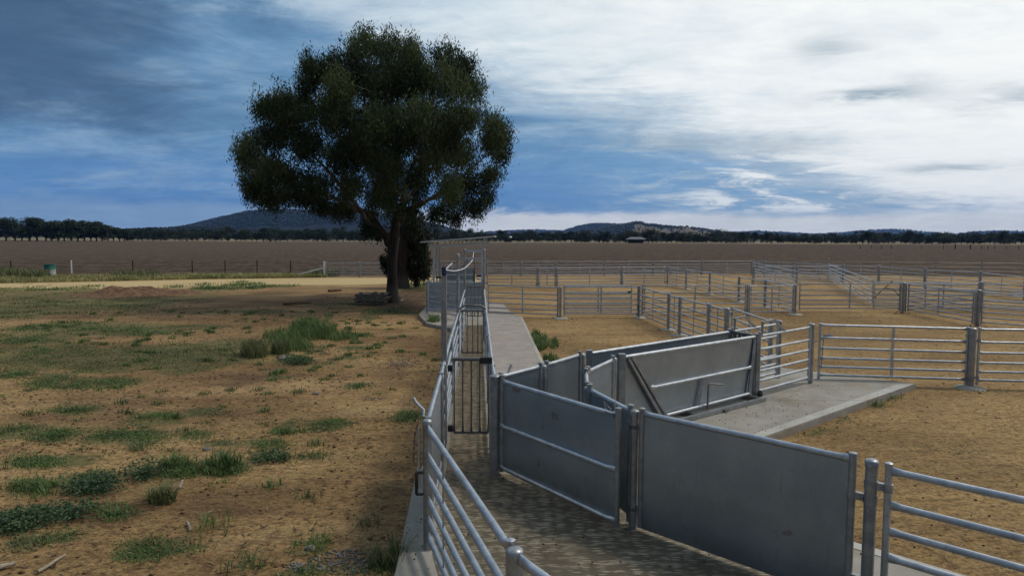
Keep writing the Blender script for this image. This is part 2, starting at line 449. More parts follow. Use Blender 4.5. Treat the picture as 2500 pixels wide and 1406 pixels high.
def mat_ground():
    m, n, b, tc, pos = new_mat('ground_soil', 0.95, 0, 0.12)
    a = m.node_tree.nodes.new('ShaderNodeAttribute')
    a.attribute_name = 'zones'
    gr, sand, dark = n.sep(a.outputs['Vector'])[:3]
    big = n.noise(pos, 0.22, 6, 0.62)
    med = n.noise(n.scale(pos, (0.9, 1.6, 1)), 1.1, 7, 0.66)
    fine = n.noise(pos, 14.0, 6, 0.72)
    vfine = n.noise(pos, 55.0, 3, 0.7)
    tan = n.mix(n.ss(fine, 0.3, 0.7), (0.30, 0.188, 0.077), (0.49, 0.33, 0.146))
    red = n.mix(n.ss(fine, 0.3, 0.7), (0.180, 0.098, 0.048), (0.345, 0.205, 0.102))
    f = n.ss(n.add(n.mul(n.sub(big, 0.5), 0.9), n.mul(n.sub(med, 0.5), 0.9)), -0.14, 0.20)
    c = n.mix(n.mul(f, n.lin(sand, 0.0, 1.0, 0.95, 0.40)), tan, red)
    c = n.mix(n.mul(n.ss(med, 0.54, 0.74), 0.55), c, (0.125, 0.078, 0.045))
    c = n.mix(n.mul(n.ss(vfine, 0.52, 0.72), 0.55), c, (0.11, 0.068, 0.036))
    c = n.mix(n.mul(n.ss(vfine, 0.44, 0.30), 0.35), c, (0.62, 0.47, 0.26))
    # mid-size speckle that still reads some way off, drawn out sideways
    sp1 = n.noise(n.scale(pos, (1.0, 1.7, 1)), 5.5, 5, 0.78)
    c = n.mix(n.mul(n.ss(sp1, 0.53, 0.61), 0.55), c, (0.125, 0.082, 0.042))
    c = n.mix(n.mul(n.ss(sp1, 0.46, 0.34), 0.30), c, (0.58, 0.42, 0.22))
    sp2 = n.noise(n.scale(pos, (0.5, 1.9, 1)), 2.2, 6, 0.8)
    rx_ = n.add(n.mul(n.sep(pos)[0], 0.93), n.mul(n.sep(pos)[1], 0.37))
    ry_ = n.sub(n.mul(n.sep(pos)[1], 0.93), n.mul(n.sep(pos)[0], 0.37))
    wear = n.noise(n.vec(n.mul(rx_, 0.10), n.mul(ry_, 0.75), 0.0), 1.0, 5, 0.6)
    c = n.mix(n.mul(n.ss(wear, 0.53, 0.66), n.lin(sand, 0.0, 1.0, 0.6, 0.15)), c, n.mix(n.ss(fine, 0.3, 0.7), (0.36, 0.245, 0.125), (0.47, 0.335, 0.18)))
    c = n.mix(n.mul(n.ss(wear, 0.46, 0.36), n.lin(sand, 0.0, 1.0, 0.45, 0.1)), c, (0.17, 0.105, 0.058))
    c = n.mix(n.mul(n.ss(sp2, 0.54, 0.66), n.lin(sand, 0.0, 1.0, 0.55, 0.38)), c, (0.105, 0.060, 0.034))
    sp3 = n.noise(n.scale(pos, (1.0, 1.35, 1)), 21.0, 3, 0.7)
    c = n.mix(n.mul(n.ss(sp3, 0.525, 0.60), 0.42), c, (0.105, 0.066, 0.034))
    c = n.mix(n.mul(n.ss(sp3, 0.46, 0.40), 0.25), c, (0.62, 0.45, 0.23))
    sp4 = n.noise(n.scale(pos, (0.8, 1.5, 1)), 8.5, 3, 0.7)
    c = n.mix(n.mul(n.ss(sp4, 0.545, 0.61), 0.55), c, (0.115, 0.070, 0.036))
    # droppings and bark bits as small dark flecks
    vd = n.voro(pos, 7.5, 1.0, 0)
    c = n.mix(n.mul(n.ss(vd, 0.17, 0.10), n.mul(n.ss(n.noise(pos, 0.8, 3, 0.6), 0.42, 0.56), 0.9)), c, (0.04, 0.028, 0.018))
    vd2 = n.voro(n.scale(pos, (1, 1.9, 1)), 19.0, 1.0, 0)
    c = n.mix(n.mul(n.ss(vd2, 0.26, 0.14), 0.6), c, (0.07, 0.046, 0.027))
    # low green cover between the real blades
    gm = n.ss(n.add(gr, n.mul(n.sub(n.noise(n.scale(pos, (1, 1.8, 1)), 2.6, 7, 0.75), 0.5), 2.6)), 0.34, 0.95)
    c = n.mix(n.mul(gm, 0.8), c, n.mix(n.ss(fine, 0.35, 0.65), (0.060, 0.078, 0.030), (0.165, 0.165, 0.068)))
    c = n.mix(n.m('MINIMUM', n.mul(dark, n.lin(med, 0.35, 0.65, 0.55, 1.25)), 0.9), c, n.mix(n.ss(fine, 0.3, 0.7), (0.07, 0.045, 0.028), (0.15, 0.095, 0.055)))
    c = n.mix(1.0, c, n.mix(n.ss(n.noise(n.scale(pos, (0.5, 1.0, 1)), 0.33, 5, 0.6), 0.38, 0.62), (0.70, 0.67, 0.64), (1.10, 1.08, 1.05)), 'MULTIPLY')
    # far dry paddocks
    far = n.ss(n.sep(pos)[1], 200.0, 300.0)
    c = n.mix(far, c, n.mix(n.ss(n.noise(pos, 0.01, 4, 0.5), 0.4, 0.6), (0.16, 0.135, 0.08), (0.26, 0.205, 0.125)))
    link(m, c, b.inputs['Base Color'])
    hgt = n.add(n.mul(fine, 1.0), n.add(n.mul(vfine, 0.35), n.mul(med, 1.6)))
    link(m, n.bump(hgt, 0.75, 0.035), b.inputs['Normal'])
    M['ground_soil'] = m


def mat_field():
    m, n, b, tc, pos = new_mat('ploughed', 0.95, 0, 0.1)
    x, y, z = n.sep(pos)[:3]
    ca, sa = math.cos(R(18.6)), math.sin(R(18.6))
    across = n.add(n.mul(x, ca), n.mul(y, sa))          # furrows run away to the left
    along = n.sub(n.mul(y, ca), n.mul(x, sa))
    wob = n.mul(n.noise(pos, 0.25, 3, 0.5), 0.35)
    m0_ = n.noise(n.scale(pos, (0.05, 0.02, 1)), 1.0, 4, 0.6)
    row = n.m('SINE', n.mul(n.add(across, wob), 2 * math.pi / 1.05))
    row3 = n.m('SINE', n.mul(n.add(across, wob), 2 * math.pi / 6.3))
    fine = n.noise(pos, 6.0, 6, 0.72)
    med = n.noise(n.scale(pos, (0.06, 0.3, 1)), 1.0, 6, 0.6)
    c = n.mix(n.ss(n.add(fine, n.mul(row, n.lin(m0_, 0.4, 0.65, 0.0, 0.05))), 0.32, 0.68), (0.027, 0.0165, 0.0105), (0.092, 0.058, 0.035))
    st = n.noise(n.scale(n.vec(across, along, 0.0), (7.0, 2.2, 1)), 1.0, 5, 0.75)
    c = n.mix(n.mul(n.ss(n.add(st, n.mul(row, 0.03)), 0.56, 0.68), 0.75), c, (0.29, 0.215, 0.135))
    m3 = n.noise(n.scale(pos, (1.5, 0.55, 1)), 1.0, 4, 0.7)
    c = n.mix(n.mul(n.ss(m3, 0.54, 0.62), 0.55), c, (0.22, 0.155, 0.095))
    c = n.mix(n.mul(n.ss(m3, 0.46, 0.38), 0.6), c, (0.022, 0.014, 0.010))
    m2 = n.noise(n.scale(pos, (0.5, 0.25, 1)), 1.0, 5, 0.75)
    c = n.mix(n.mul(n.ss(m2, 0.52, 0.62), 0.5), c, (0.165, 0.11, 0.07))
    c = n.mix(n.mul(n.ss(m2, 0.46, 0.38), 0.5), c, (0.026, 0.015, 0.011))
    c = n.mix(n.mul(n.ss(row3, 0.75, 1.0), 0.05), c, (0.05, 0.03, 0.022))
    greyish = n.ss(n.add(n.mul(x, -0.006), n.mul(y, 0.0035)), 0.15, 1.0)
    c = n.mix(n.mul(greyish, 0.45), c, (0.12, 0.092, 0.06))
    c = n.mix(n.mul(n.ss(med, 0.45, 0.7), 0.3), c, (0.08, 0.047, 0.034))
    link(m, c, b.inputs['Base Color'])
    link(m, n.bump(n.add(n.mul(row, 0.03), n.mul(fine, 1.6)), 0.7, 0.10), b.inputs['Normal'])
    M['ploughed'] = m


def mat_road():
    m, n, b, tc, pos = new_mat('track_sand', 0.95, 0, 0.1)
    k = n.noise(n.scale(pos, (0.3, 1.2, 1)), 0.6, 6, 0.6)
    fine = n.noise(pos, 10.0, 5, 0.7)
    c = n.mix(n.ss(fine, 0.3, 0.7), (0.44, 0.32, 0.155), (0.56, 0.425, 0.22))
    c = n.mix(n.mul(n.ss(k, 0.52, 0.7), 0.5), c, (0.34, 0.215, 0.11))
    link(m, c, b.inputs['Base Color'])
    link(m, n.bump(fine, 0.5, 0.03), b.inputs['Normal'])
    M['track_sand'] = m


def mat_hill(name, wood, open_):
    m, n, b, tc, pos = new_mat(name, 0.95, 0, 0.05)
    a = m.node_tree.nodes.new('ShaderNodeAttribute')
    a.attribute_name = 'wooded'
    k = n.noise(n.scale(pos, (1, 1, 2)), 0.03, 8, 0.75)
    c = n.mix(n.ss(k, 0.35, 0.65), tuple(v * 0.6 for v in wood), wood)
    o = n.mix(n.ss(k, 0.35, 0.65), tuple(v * 0.75 for v in open_), open_)
    c = n.mix(n.ss(n.add(a.outputs['Fac'], n.mul(n.sub(k, 0.5), 0.8)), 0.4, 0.6), o, c)
    link(m, c, b.inputs['Base Color'])
    link(m, n.bump(k, 1.0, 12.0), b.inputs['Normal'])
    M[name] = m


mat_ground()
mat_field()
mat_road()
mat_hill('hill_cover', (0.036, 0.043, 0.042), (0.20, 0.16, 0.11))
simple('mound_soil', (0.165, 0.095, 0.055), 0.95, 0, 0.5, 5, 0.1, 0.8)

# ------------------------------------------------------------------ mesh helpers
WL = {}


def wl(o):
    return WL.get(o.name, Vector((0, 0, 0))) if o else Vector((0, 0, 0))


class MB:
    def __init__(s):
        s.v = []
        s.f = []

    def tube(s, pts, r, n=10, sx=None, cap=True):
        """pts: list of Vectors; r: radius or list; sx: list of (horizontal, vertical) factors"""
        pts = [Vector(p) for p in pts]
        k = len(pts)
        rs = r if isinstance(r, (list, tuple)) else [r] * k
        base = len(s.v)
        t0 = (pts[1] - pts[0]).normalized()
        ref = Vector((0, 0, 1)) if abs(t0.z) < 0.9 else Vector((1, 0, 0))
        side = t0.cross(ref).normalized()
        for i, p in enumerate(pts):
            if i == 0:
                t = t0
            elif i == k - 1:
                t = (pts[-1] - pts[-2]).normalized()
            else:
                t = ((pts[i + 1] - p).normalized() + (p - pts[i - 1]).normalized()).normalized()
            side = (side - t * side.dot(t)).normalized()
            up = side.cross(t)
            hx, hz = (sx[i] if sx else (1, 1))
            for j in range(n):
                a = 2 * math.pi * j / n
                s.v.append(p + side * (math.cos(a) * rs[i] * hx) + up * (math.sin(a) * rs[i] * hz))
        for i in range(k - 1):
            for j in range(n):
                a = base + i * n + j
                b2 = base + i * n + (j + 1) % n
                s.f.append((a, b2, b2 + n, a + n))
        if cap:
            s.f.append(tuple(base + j for j in range(n))[::-1])
            s.f.append(tuple(base + (k - 1) * n + j for j in range(n)))
        return s

    def lathe(s, c, prof, n=12):
        """prof: (radius, z) list about a vertical axis at c"""
        c = Vector(c)
        base = len(s.v)
        for (r, z) in prof:
            for j in range(n):
                a = 2 * math.pi * j / n
                s.v.append(c + Vector((math.cos(a) * r, math.sin(a) * r, z)))
        for i in range(len(prof) - 1):
            for j in range(n):
                a = base + i * n + j
                b2 = base + i * n + (j + 1) % n
                s.f.append((a, b2, b2 + n, a + n))
        s.f.append(tuple(base + j for j in range(n))[::-1])
        s.f.append(tuple(base + (len(prof) - 1) * n + j for j in range(n)))
        return s

    def beam(s, p, q, w, h, up=None):
        """box section from p to q, w wide (sideways) and h high"""
        p, q = Vector(p), Vector(q)
        t = (q - p).normalized()
        if up is None:
            up = Vector((0, 0, 1)) if abs(t.z) < 0.95 else Vector((0, 1, 0))
        side = t.cross(up).normalized()
        up = side.cross(t).normalized()
        b = len(s.v)
        for e in (p, q):
            for (i, j) in ((-1, -1), (1, -1), (1, 1), (-1, 1)):
                s.v.append(e + side * (i * w / 2) + up * (j * h / 2))
        for f in ((0, 3, 2, 1), (4, 5, 6, 7), (0, 1, 5, 4), (1, 2, 6, 5), (2, 3, 7, 6), (3, 0, 4, 7)):
            s.f.append(tuple(b + i for i in f))
        return s

    def slab(s, A, B, z0, z1, th, zA=0.0, zB=0.0):
        """upright sheet from A to B"""
        A, B = Vector((A[0], A[1], 0)), Vector((B[0], B[1], 0))
        t = (B - A).normalized()
        nrm = Vector((-t.y, t.x, 0)) * (th / 2)
        b = len(s.v)
        for e, zo in ((A, zA), (B, zB)):
            for sg in (-1, 1):
                for z in (z0, z1):
                    s.v.append(Vector((e.x, e.y, z + zo)) + nrm * sg)
        for f in ((0, 1, 3, 2), (4, 6, 7, 5), (0, 4, 5, 1), (2, 3, 7, 6), (1, 5, 7, 3), (0, 2, 6, 4)):
            s.f.append(tuple(b + i for i in f))
        return s

    def prism(s, poly, z0, z1):
        b = len(s.v)
        k = len(poly)
        for z in (z0, z1):
            for p in poly:
                s.v.append(Vector((p[0], p[1], z)))
        s.f.append(tuple(b + i for i in range(k))[::-1])
        s.f.append(tuple(b + k + i for i in range(k)))
        for i in range(k):
            j = (i + 1) % k
            s.f.append((b + i, b + j, b + k + j, b + k + i))
        return s

    def build(s, name, material, parent=None, smooth=True, bevel=0.0):
        off = wl(parent)
        me = bpy.data.meshes.new(name)
        me.from_pydata([tuple(v - off) for v in s.v], [], s.f)
        bm = bmesh.new()
        bm.from_mesh(me)
        bmesh.ops.recalc_face_normals(bm, faces=bm.faces)
        if bevel:
            es = [e for e in bm.edges if len(e.link_faces) == 2 and e.calc_face_angle(0) > 0.6]
            bmesh.ops.bevel(bm, geom=es, offset=bevel, segments=2, affect='EDGES')
        bm.to_mesh(me)
        bm.free()
        if smooth:
            for p in me.polygons:
                p.use_smooth = True
            me.set_sharp_from_angle(angle=R(38))
        me.materials.append(M[material] if isinstance(material, str) else material)
        o = bpy.data.objects.new(name, me)
        C.objects.link(o)
        if parent:
            o.parent = parent
        WL[o.name] = Vector(off)
        return o


def tag(o, label, cat, group=None):
    o['label'] = label
    o['category'] = cat
    if group:
        o['group'] = group
    return o


def thing(name, loc, label, cat, group=None):
    o = bpy.data.objects.new(name, None)
    o.empty_display_size = 0.2
    C.objects.link(o)
    o.location = loc
    WL[o.name] = Vector(loc)
    return tag(o, label, cat, group)


def struct(o, kind='structure'):
    o['kind'] = kind
    return o


def np_mesh(name, verts, faces, material, parent=None, smooth=False):
    """verts (n,3), faces (m,k) numpy arrays of one face size"""
    off = np.array(wl(parent))
    me = bpy.data.meshes.new(name)
    verts = np.asarray(verts, dtype=np.float32) - off.astype(np.float32)
    m, k = faces.shape
    me.vertices.add(len(verts))
    me.vertices.foreach_set('co', verts.ravel())
    me.loops.add(m * k)
    me.loops.foreach_set('vertex_index', faces.astype(np.int32).ravel())
    me.polygons.add(m)
    me.polygons.foreach_set('loop_start', np.arange(0, m * k, k, dtype=np.int32))
    me.update(calc_edges=True)
    me.validate()
    if smooth:
        me.polygons.foreach_set('use_smooth', np.ones(m, dtype=bool))
    me.materials.append(M[material])
    o = bpy.data.objects.new(name, me)
    C.objects.link(o)
    if parent:
        o.parent = parent
    WL[o.name] = Vector(wl(parent))
    return o


def lerp(a, b, t):
    return a + (b - a) * t


# ------------------------------------------------------------------ zones of the ground
SL = 0.10                        # top of the concrete above the ground
# (px, py, rx, ry, blades, height, kind) patches of low grass on the left, at the photo pixels they cover
GRASS = [
    (90, 735, 330, 34, 7000, 0.16, 'o'), (300, 742, 110, 14, 1500, 0.14, 'o'), (40, 708, 70, 5, 900, 0.22, 'p'),
    (60, 752, 130, 22, 2600, 0.15, 'o'),
    (130, 705, 60, 4, 500, 0.25, 'g'), (225, 703, 22, 4, 300, 0.3, 'g'), (20, 765, 90, 12, 1300, 0.14, 'o'),
    (240, 803, 190, 14, 3200, 0.13, 'g'), (330, 812, 80, 8, 900, 0.10, 'g'), (60, 830, 110, 12, 1600, 0.10, 'g'), (140, 797, 90, 10, 1000, 0.12, 'g'),
    (300, 870, 330, 26, 7500, 0.065, 'o'), (520, 855, 130, 26, 3200, 0.08, 'o'), (90, 862, 120, 24, 2200, 0.07, 'g'),
    (210, 935, 115, 13, 3800, 0.06, 'g'), (30, 912, 40, 16, 1200, 0.07, 'g'), (130, 918, 40, 8, 500, 0.06, 'o'),
    (450, 900, 60, 12, 700, 0.05, 'o'), (260, 906, 60, 6, 400, 0.05, 'g'),
    (380, 1028, 62, 13, 1900, 0.07, 'g'), (300, 1066, 90, 17, 2400, 0.07, 'g'), (500, 1005, 50, 9, 600, 0.05, 'o'),
    (470, 1062, 40, 11, 800, 0.06, 'g'), (190, 1000, 55, 12, 700, 0.07, 'g'), (45, 1055, 50, 16, 900, 0.08, 'g'),
    (140, 1060, 50, 18, 900, 0.10, 'g'), (790, 1036, 55, 14, 1500, 0.08, 'g'), (695, 1040, 22, 14, 500, 0.13, 'g'),
    (655, 1086, 42, 11, 1300, 0.06, 'g'), (1000, 1015, 30, 14, 900, 0.11, 'g'),
    (560, 1082, 70, 8, 500, 0.04, 'o'), (350, 1085, 28, 9, 500, 0.05, 'g'),
    (140, 1125, 110, 15, 2400, 0.07, 'g'), (90, 1190, 50, 18, 1200, 0.13, 'g'), (220, 1160, 60, 14, 900, 0.07, 'g'),
    (420, 1140, 40, 14, 900, 0.13, 'g'), (540, 1132, 55, 17, 1800, 0.15, 'g'), (450, 1158, 60, 7, 700, 0.05, 'g'),
    (650, 1115, 26, 10, 400, 0.08, 'g'), (745, 1114, 38, 8, 400, 0.05, 'g'),
    (355, 1342, 62, 24, 2200, 0.06, 'g'), (465, 1337, 24, 10, 400, 0.06, 'g'), (70, 1322, 36, 20, 900, 0.10, 'o'),
    (160, 1312, 26, 12, 400, 0.06, 'g'), (280, 1252, 30, 12, 500, 0.10, 'g'), (315, 1256, 22, 9, 300, 0.06, 'g'),
    (240, 1235, 20, 8, 200, 0.06, 'g'), (520, 1280, 26, 20, 160, 0.22, 'g'), (770, 1335, 30, 16, 400, 0.13, 'g'),
    (930, 1358, 46, 28, 420, 0.12, 'o'), (720, 1395, 60, 16, 380, 0.10, 'g'), (900, 1392, 60, 16, 420, 0.10, 'g'), (620, 1385, 30, 12, 120, 0.2, 'g'),
    (870, 940, 24, 7, 320, 0.09, 'g'), (710, 880, 30, 9, 600, 0.14, 'g'), (850, 873, 24, 5, 260, 0.06, 'g'), (800, 885, 22, 5, 200, 0.05, 'g'),
    (870, 820, 34, 6, 500, 0.10, 'g'), (860, 850, 34, 5, 350, 0.06, 'g'), (780, 852, 14, 10, 200, 0.15, 'o'), (690, 922, 22, 6, 160, 0.05, 'o'),
    (640, 760, 60, 5, 260, 0.06, 'g'), (500, 796, 60, 4, 300, 0.06, 'g'),
    (905, 765, 18, 10, 350, 0.16, 'g'), (950, 758, 40, 6, 420, 0.10, 'g'), (985, 765, 30, 4, 250, 0.07, 'g'), (1025, 700, 28, 16, 900, 0.22, 'o'),
    (840, 742, 60, 8, 500, 0.10, 'g'), (905, 778, 12, 4, 90, 0.08, 'g'), (960, 740, 20, 22, 700, 0.25, 'o'),
    (540, 702, 40, 8, 700, 0.38, 'g'), (595, 697, 40, 9, 900, 0.42, 'g'), (630, 700, 26, 6, 400, 0.3, 'g'), (500, 703, 24, 7, 500, 0.38, 'g'),
    (430, 700, 26, 5, 300, 0.25, 'g'), (710, 697, 22, 4, 160, 0.2, 'g'), (665, 697, 24, 4, 200, 0.2, 'g'),
    (2010, 1050, 22, 5, 70, 0.07, 'g'), (2072, 1020, 14, 5, 80, 0.10, 'g'), (2130, 992, 14, 7, 200, 0.14, 'g'), (2168, 972, 12, 5, 160, 0.14, 'g'),
    (2440, 1045, 60, 30, 90, 0.04, 'o'), (2290, 1090, 120, 30, 110, 0.035, 'o'),
    (2060, 1030, 8, 4, 40, 0.08, 'g'), (1975, 1061, 12, 3, 60, 0.06, 'g'),
]
DARKZ = [(620, 744, 330, 22, .5), (330, 768, 300, 12, .35), (930, 1290, 80, 150, .3), (985, 1130, 45, 120, .3), (980, 900, 60, 60, .3), (1020, 960, 30, 60, .4), (180, 1215, 160, 40, .4), (560, 1225, 170, 40, .35), (620, 920, 130, 26, .35), (700, 775, 200, 18, .4), (250, 985, 180, 22, .25), (905, 730, 190, 20), (820, 735, 160, 12), (985, 745, 60, 16), (1000, 715, 50, 12), (840, 720, 90, 6), (600, 930, 60, 16), (230, 1255, 130, 30), (330, 724, 100, 10), (970, 745, 80, 12)]  # darker soil and litter; under the gum its shade is painted in too


def ell_world(px, py, rx, ry):
    c = at(px, py)
    a = at(px + rx, py)
    b = at(px, py - ry)
    b2 = at(px, py + ry)
    return c.x, c.y, abs(a.x - c.x), abs(b.y - b2.y) / 2


GZ = [ell_world(*g[:4]) + (min(1.0, g[4] / (g[2] * g[3] * 0.9)),) for g in GRASS]
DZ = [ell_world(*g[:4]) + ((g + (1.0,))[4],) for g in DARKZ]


def build_ground():
    xs = np.concatenate([[-9000, -3000, -900, -300, -120, -60], np.arange(-34, 22, 0.22), [24, 30, 40, 60, 120, 300, 900, 3000, 9000]])
    ys = [-9000, -1500, -200, -40, -8, 0, 1.5, 2.5]
    y = 3.2
    while y < 64:
        ys.append(y)
        y += 0.10 + 0.008 * y
    ys += [70, 90, 130, 200, 300, 450, 800, 1600, 3500, 9000]
    ys = np.array(ys)
    X, Y = np.meshgrid(xs, ys)
    nx, ny = len(xs), len(ys)
    V = np.stack([X.ravel(), Y.ravel(), np.zeros(nx * ny)], 1)
    g = np.zeros(nx * ny)
    for (cx, cy, rx, ry, k) in GZ:
        q = ((V[:, 0] - cx) / (rx * 1.35)) ** 2 + ((V[:, 1] - cy) / (ry * 1.35)) ** 2
        g = np.maximum(g, np.clip(1.35 - q, 0, 1) * (0.35 + 0.65 * k))
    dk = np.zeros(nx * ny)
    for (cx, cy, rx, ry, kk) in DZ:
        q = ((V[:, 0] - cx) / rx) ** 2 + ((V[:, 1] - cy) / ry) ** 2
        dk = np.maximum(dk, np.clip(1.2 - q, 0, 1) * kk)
    sand = np.clip((V[:, 0] + 2.5) / 2.0, 0, 1)
    idx = np.arange(nx * ny).reshape(ny, nx)
    F = np.stack([idx[:-1, :-1].ravel(), idx[:-1, 1:].ravel(), idx[1:, 1:].ravel(), idx[1:, :-1].ravel()], 1)
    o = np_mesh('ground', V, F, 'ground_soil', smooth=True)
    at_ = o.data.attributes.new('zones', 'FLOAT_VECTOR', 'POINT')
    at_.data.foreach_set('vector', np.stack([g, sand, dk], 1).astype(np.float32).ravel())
    struct(o)


build_ground()


def sheet(name, poly, z, material):
    mb = MB()
    mb.v = [Vector((p[0], p[1], z)) for p in poly]
    mb.f = [tuple(range(len(poly)))]
    return struct(mb.build(name, material, smooth=False))


# sandy farm track and ploughed field
def poly_px(pts, z=0.0):
    return [at(p[0], p[1], z) for p in pts]


far_l = [at(x, y) for x, y in ((-900, 694), (-400, 694), (0, 692.5), (250, 688), (500, 682.5), (800, 678.5), (1000, 678.5), (1180, 679))]
near_l = [at(x, y) for x, y in ((1180, 690), (1000, 692), (850, 696), (700, 696), (560, 700), (430, 703), (250, 706), (0, 703), (-400, 700), (-900, 699))]
sheet('track', far_l + near_l, 0.006, 'track_sand')
fedge = [at(x, y) for x, y in ((-700, 683), (0, 681), (250, 679), (500, 677), (790, 673.5), (1030, 670.5), (1200, 670.5), (1850, 668.5), (2050, 671.5), (2300, 674), (2500, 676), (3100, 684))]
fpoly = fedge + [Vector((420, 330, 0)), Vector((330, 338, 0)), Vector((0, 352, 0)), Vector((-420, 362, 0)), Vector((-560, 330, 0))]
sheet('ploughed_field', fpoly, 0.012, 'ploughed')

# spoil mound and the low rise under the trees
def mound(name, cx, cy, rx, ry, h, ang, seed, material='mound_soil'):
    nx, ny = 46, 26
    vs, fs = [], []
    for j in range(ny):
        for i in range(nx):
            u, v = i / (nx - 1) * 2 - 1, j / (ny - 1) * 2 - 1
            q = max(0.0, 1 - (u * u + v * v))
            z = h * (q ** 1.1) * (0.75 + 0.6 * mnoise.noise(Vector((u * 2.5 + seed, v * 2.5, 0.3))))
            z += q * 0.09 * mnoise.noise(Vector((u * 14 + seed, v * 9, 1.3)))
            x, y = u * rx, v * ry
            vs.append(Vector((cx + x * math.cos(ang) - y * math.sin(ang), cy + x * math.sin(ang) + y * math.cos(ang), z - 0.03)))
    for j in range(ny - 1):
        for i in range(nx - 1):
            a = j * nx + i
            fs.append((a, a + 1, a + nx + 1, a + nx))
    mb = MB()
    mb.v, mb.f = vs, fs
    return struct(mb.build(name, material))


p = at(330, 718)
mound('spoil_mound', p.x, p.y, 2.9, 1.7, 0.42, 0.38, 3.0)
p = at(985, 730)
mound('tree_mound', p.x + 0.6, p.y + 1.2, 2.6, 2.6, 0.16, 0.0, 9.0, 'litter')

# ------------------------------------------------------------------ concrete
def P2(px, py, z=SL):
    v = at(px, py, z)
    return (v.x, v.y)


# posts of the race, from the tops of their caps
CAPZ = SL + 1.05
RL = [at(1043, 1024, CAPZ + 0.03), at(1076, 915, CAPZ), at(1082, 886, CAPZ), at(1100.6, 818, CAPZ), at(1117.5, 764.5, CAPZ), at(1127.8, 728, CAPZ), at(1134, 706.5, CAPZ)]
RR = [at(1209, 917, CAPZ + 0.02), at(1201.5, 886, CAPZ), at(1193.8, 818, CAPZ), at(1187, 764.5, CAPZ), at(1184, 728, CAPZ), at(1181.7, 706.5, CAPZ)]
for L in (RL, RR):
    for v in L:
        v.z = SL

pen_l = at(970, 1370, SL)
poly_main = [
    (pen_l.x + 0.35, 0.6), (pen_l.x + 0.12, 3.2), (pen_l.x, pen_l.y), P2(1020, 1134), (RL[1].x - 0.22, RL[1].y), (RL[3].x - 0.12, RL[3].y),
    (RL[4].x - 0.15, RL[4].y + 0.3), P2(1107, 803), P2(1078, 796), P2(1042, 789), P2(1022, 768), P2(1040, 747), P2(1050, 738), P2(1190, 738),
    P2(1228, 740), P2(1243, 758), P2(1256, 767), P2(1275, 772), P2(1330, 888)]
# crate slab, round its back and right tip, then along its front kerb to the front pen
e_tip = P2(2237, 936)
e_back = P2(1900, 896)
fs = P2(1830, 1080)
r1 = P2(2097, 1327)
r2 = P2(2360, 1406)
dr = Vector((r2[0] - r1[0], r2[1] - r1[1])).normalized()
poly_main += [(0.95, 12.2), (2.2, 13.6), (3.9, 14.4), e_back, e_tip, fs, (1.72, 7.42), (1.15, 7.35), r1, (r1[0] + dr.x * 4.2, r1[1] + dr.y * 4.2), (5.2, 0.6)]
mb = MB().prism(poly_main, -0.06, SL)
struct(mb.build('concrete_paving', 'concrete', smooth=False, bevel=0.008))
# brushed path beside the race
pp = [(RR[0].x + 0.06, RR[0].y + 0.3), (RR[2].x + 0.06, RR[2].y), (RR[4].x + 0.06, RR[4].y), P2(1192, 742), P2(1226, 742), P2(1240, 759), P2(1252, 768.5), P2(1271, 774), P2(1321, 888), (0.6, 12.0), (0.5, 9.4)]
sheet('path', pp, SL + 0.004, 'concrete_path')
# paler trowelled margins
def margin(name, a, b, w, side, z=SL + 0.005):
    a, b = Vector(a), Vector(b)
    t = (b - a).normalized()
    nrm = Vector((-t.y, t.x)) * (w * side)
    return sheet(name, [a, b, b + nrm, a + nrm], z, 'concrete_edge')


margin('path_margin', P2(1276, 773.5), P2(1329, 886), 0.11, -1 if P2(1276, 773)[0] < P2(1329, 886)[0] and False else 1, SL + 0.008) if False else None
sheet('path_margin', [P2(1271, 774.5), P2(1274.5, 774), P2(1329, 888), P2(1321, 888.5)], SL + 0.008, 'concrete_edge')
sheet('paving_margin', [P2(2232, 938), P2(2190, 938.5), P2(1795, 1076), P2(1826, 1080)], SL + 0.005, 'concrete_edge')
ra = Vector(r1)
sheet('paving_border', [tuple(ra - dr * 2.9), tuple(ra + dr * 4.0), tuple(ra + dr * 4.0 + Vector((-0.09, -0.09))), tuple(ra - dr * 2.9 + Vector((-0.09, -0.09)))], SL + 0.005, 'concrete_edge')
# stamped floor of the front pen and the race
q = Vector((-0.40, -0.40))
pf = [(RL[0].x + 0.05, RL[0].y - 0.1), (RL[1].x + 0.06, RL[1].y), (RR[0].x - 0.05, RR[0].y), (0.95, 6.95), tuple(ra - dr * 2.5 + q), tuple(ra + dr * 4.0 + q), (4.2, 0.7), (pen_l.x + 0.6, 0.7), (0.0, 3.35), (-0.45, 4.6)]
sheet('pen_floor', pf, SL + 0.004, 'concrete_pen')
rf = [(RL[1].x + 0.06, RL[1].y), (RL[3].x + 0.05, RL[3].y), (RL[6].x + 0.05, RL[6].y), (RR[5].x - 0.05, RR[5].y), (RR[2].x - 0.05, RR[2].y), (RR[0].x - 0.05, RR[0].y)]
sheet('race_floor', rf, SL + 0.004, 'race_floor')

# ------------------------------------------------------------------ yard pieces
HS = [0.13, 0.27, 0.43, 0.61, 0.79, 1.02]


def post_mb(P, h, r, n=14):
    mb = MB()
    prof = [(r, 0.0), (r, h - 0.05), (r * 1.09, h - 0.048), (r * 1.12, h - 0.012), (r * 0.95, h - 0.002), (r * 0.5, h + 0.006)]
    mb.lathe(P, prof, n)
    return mb


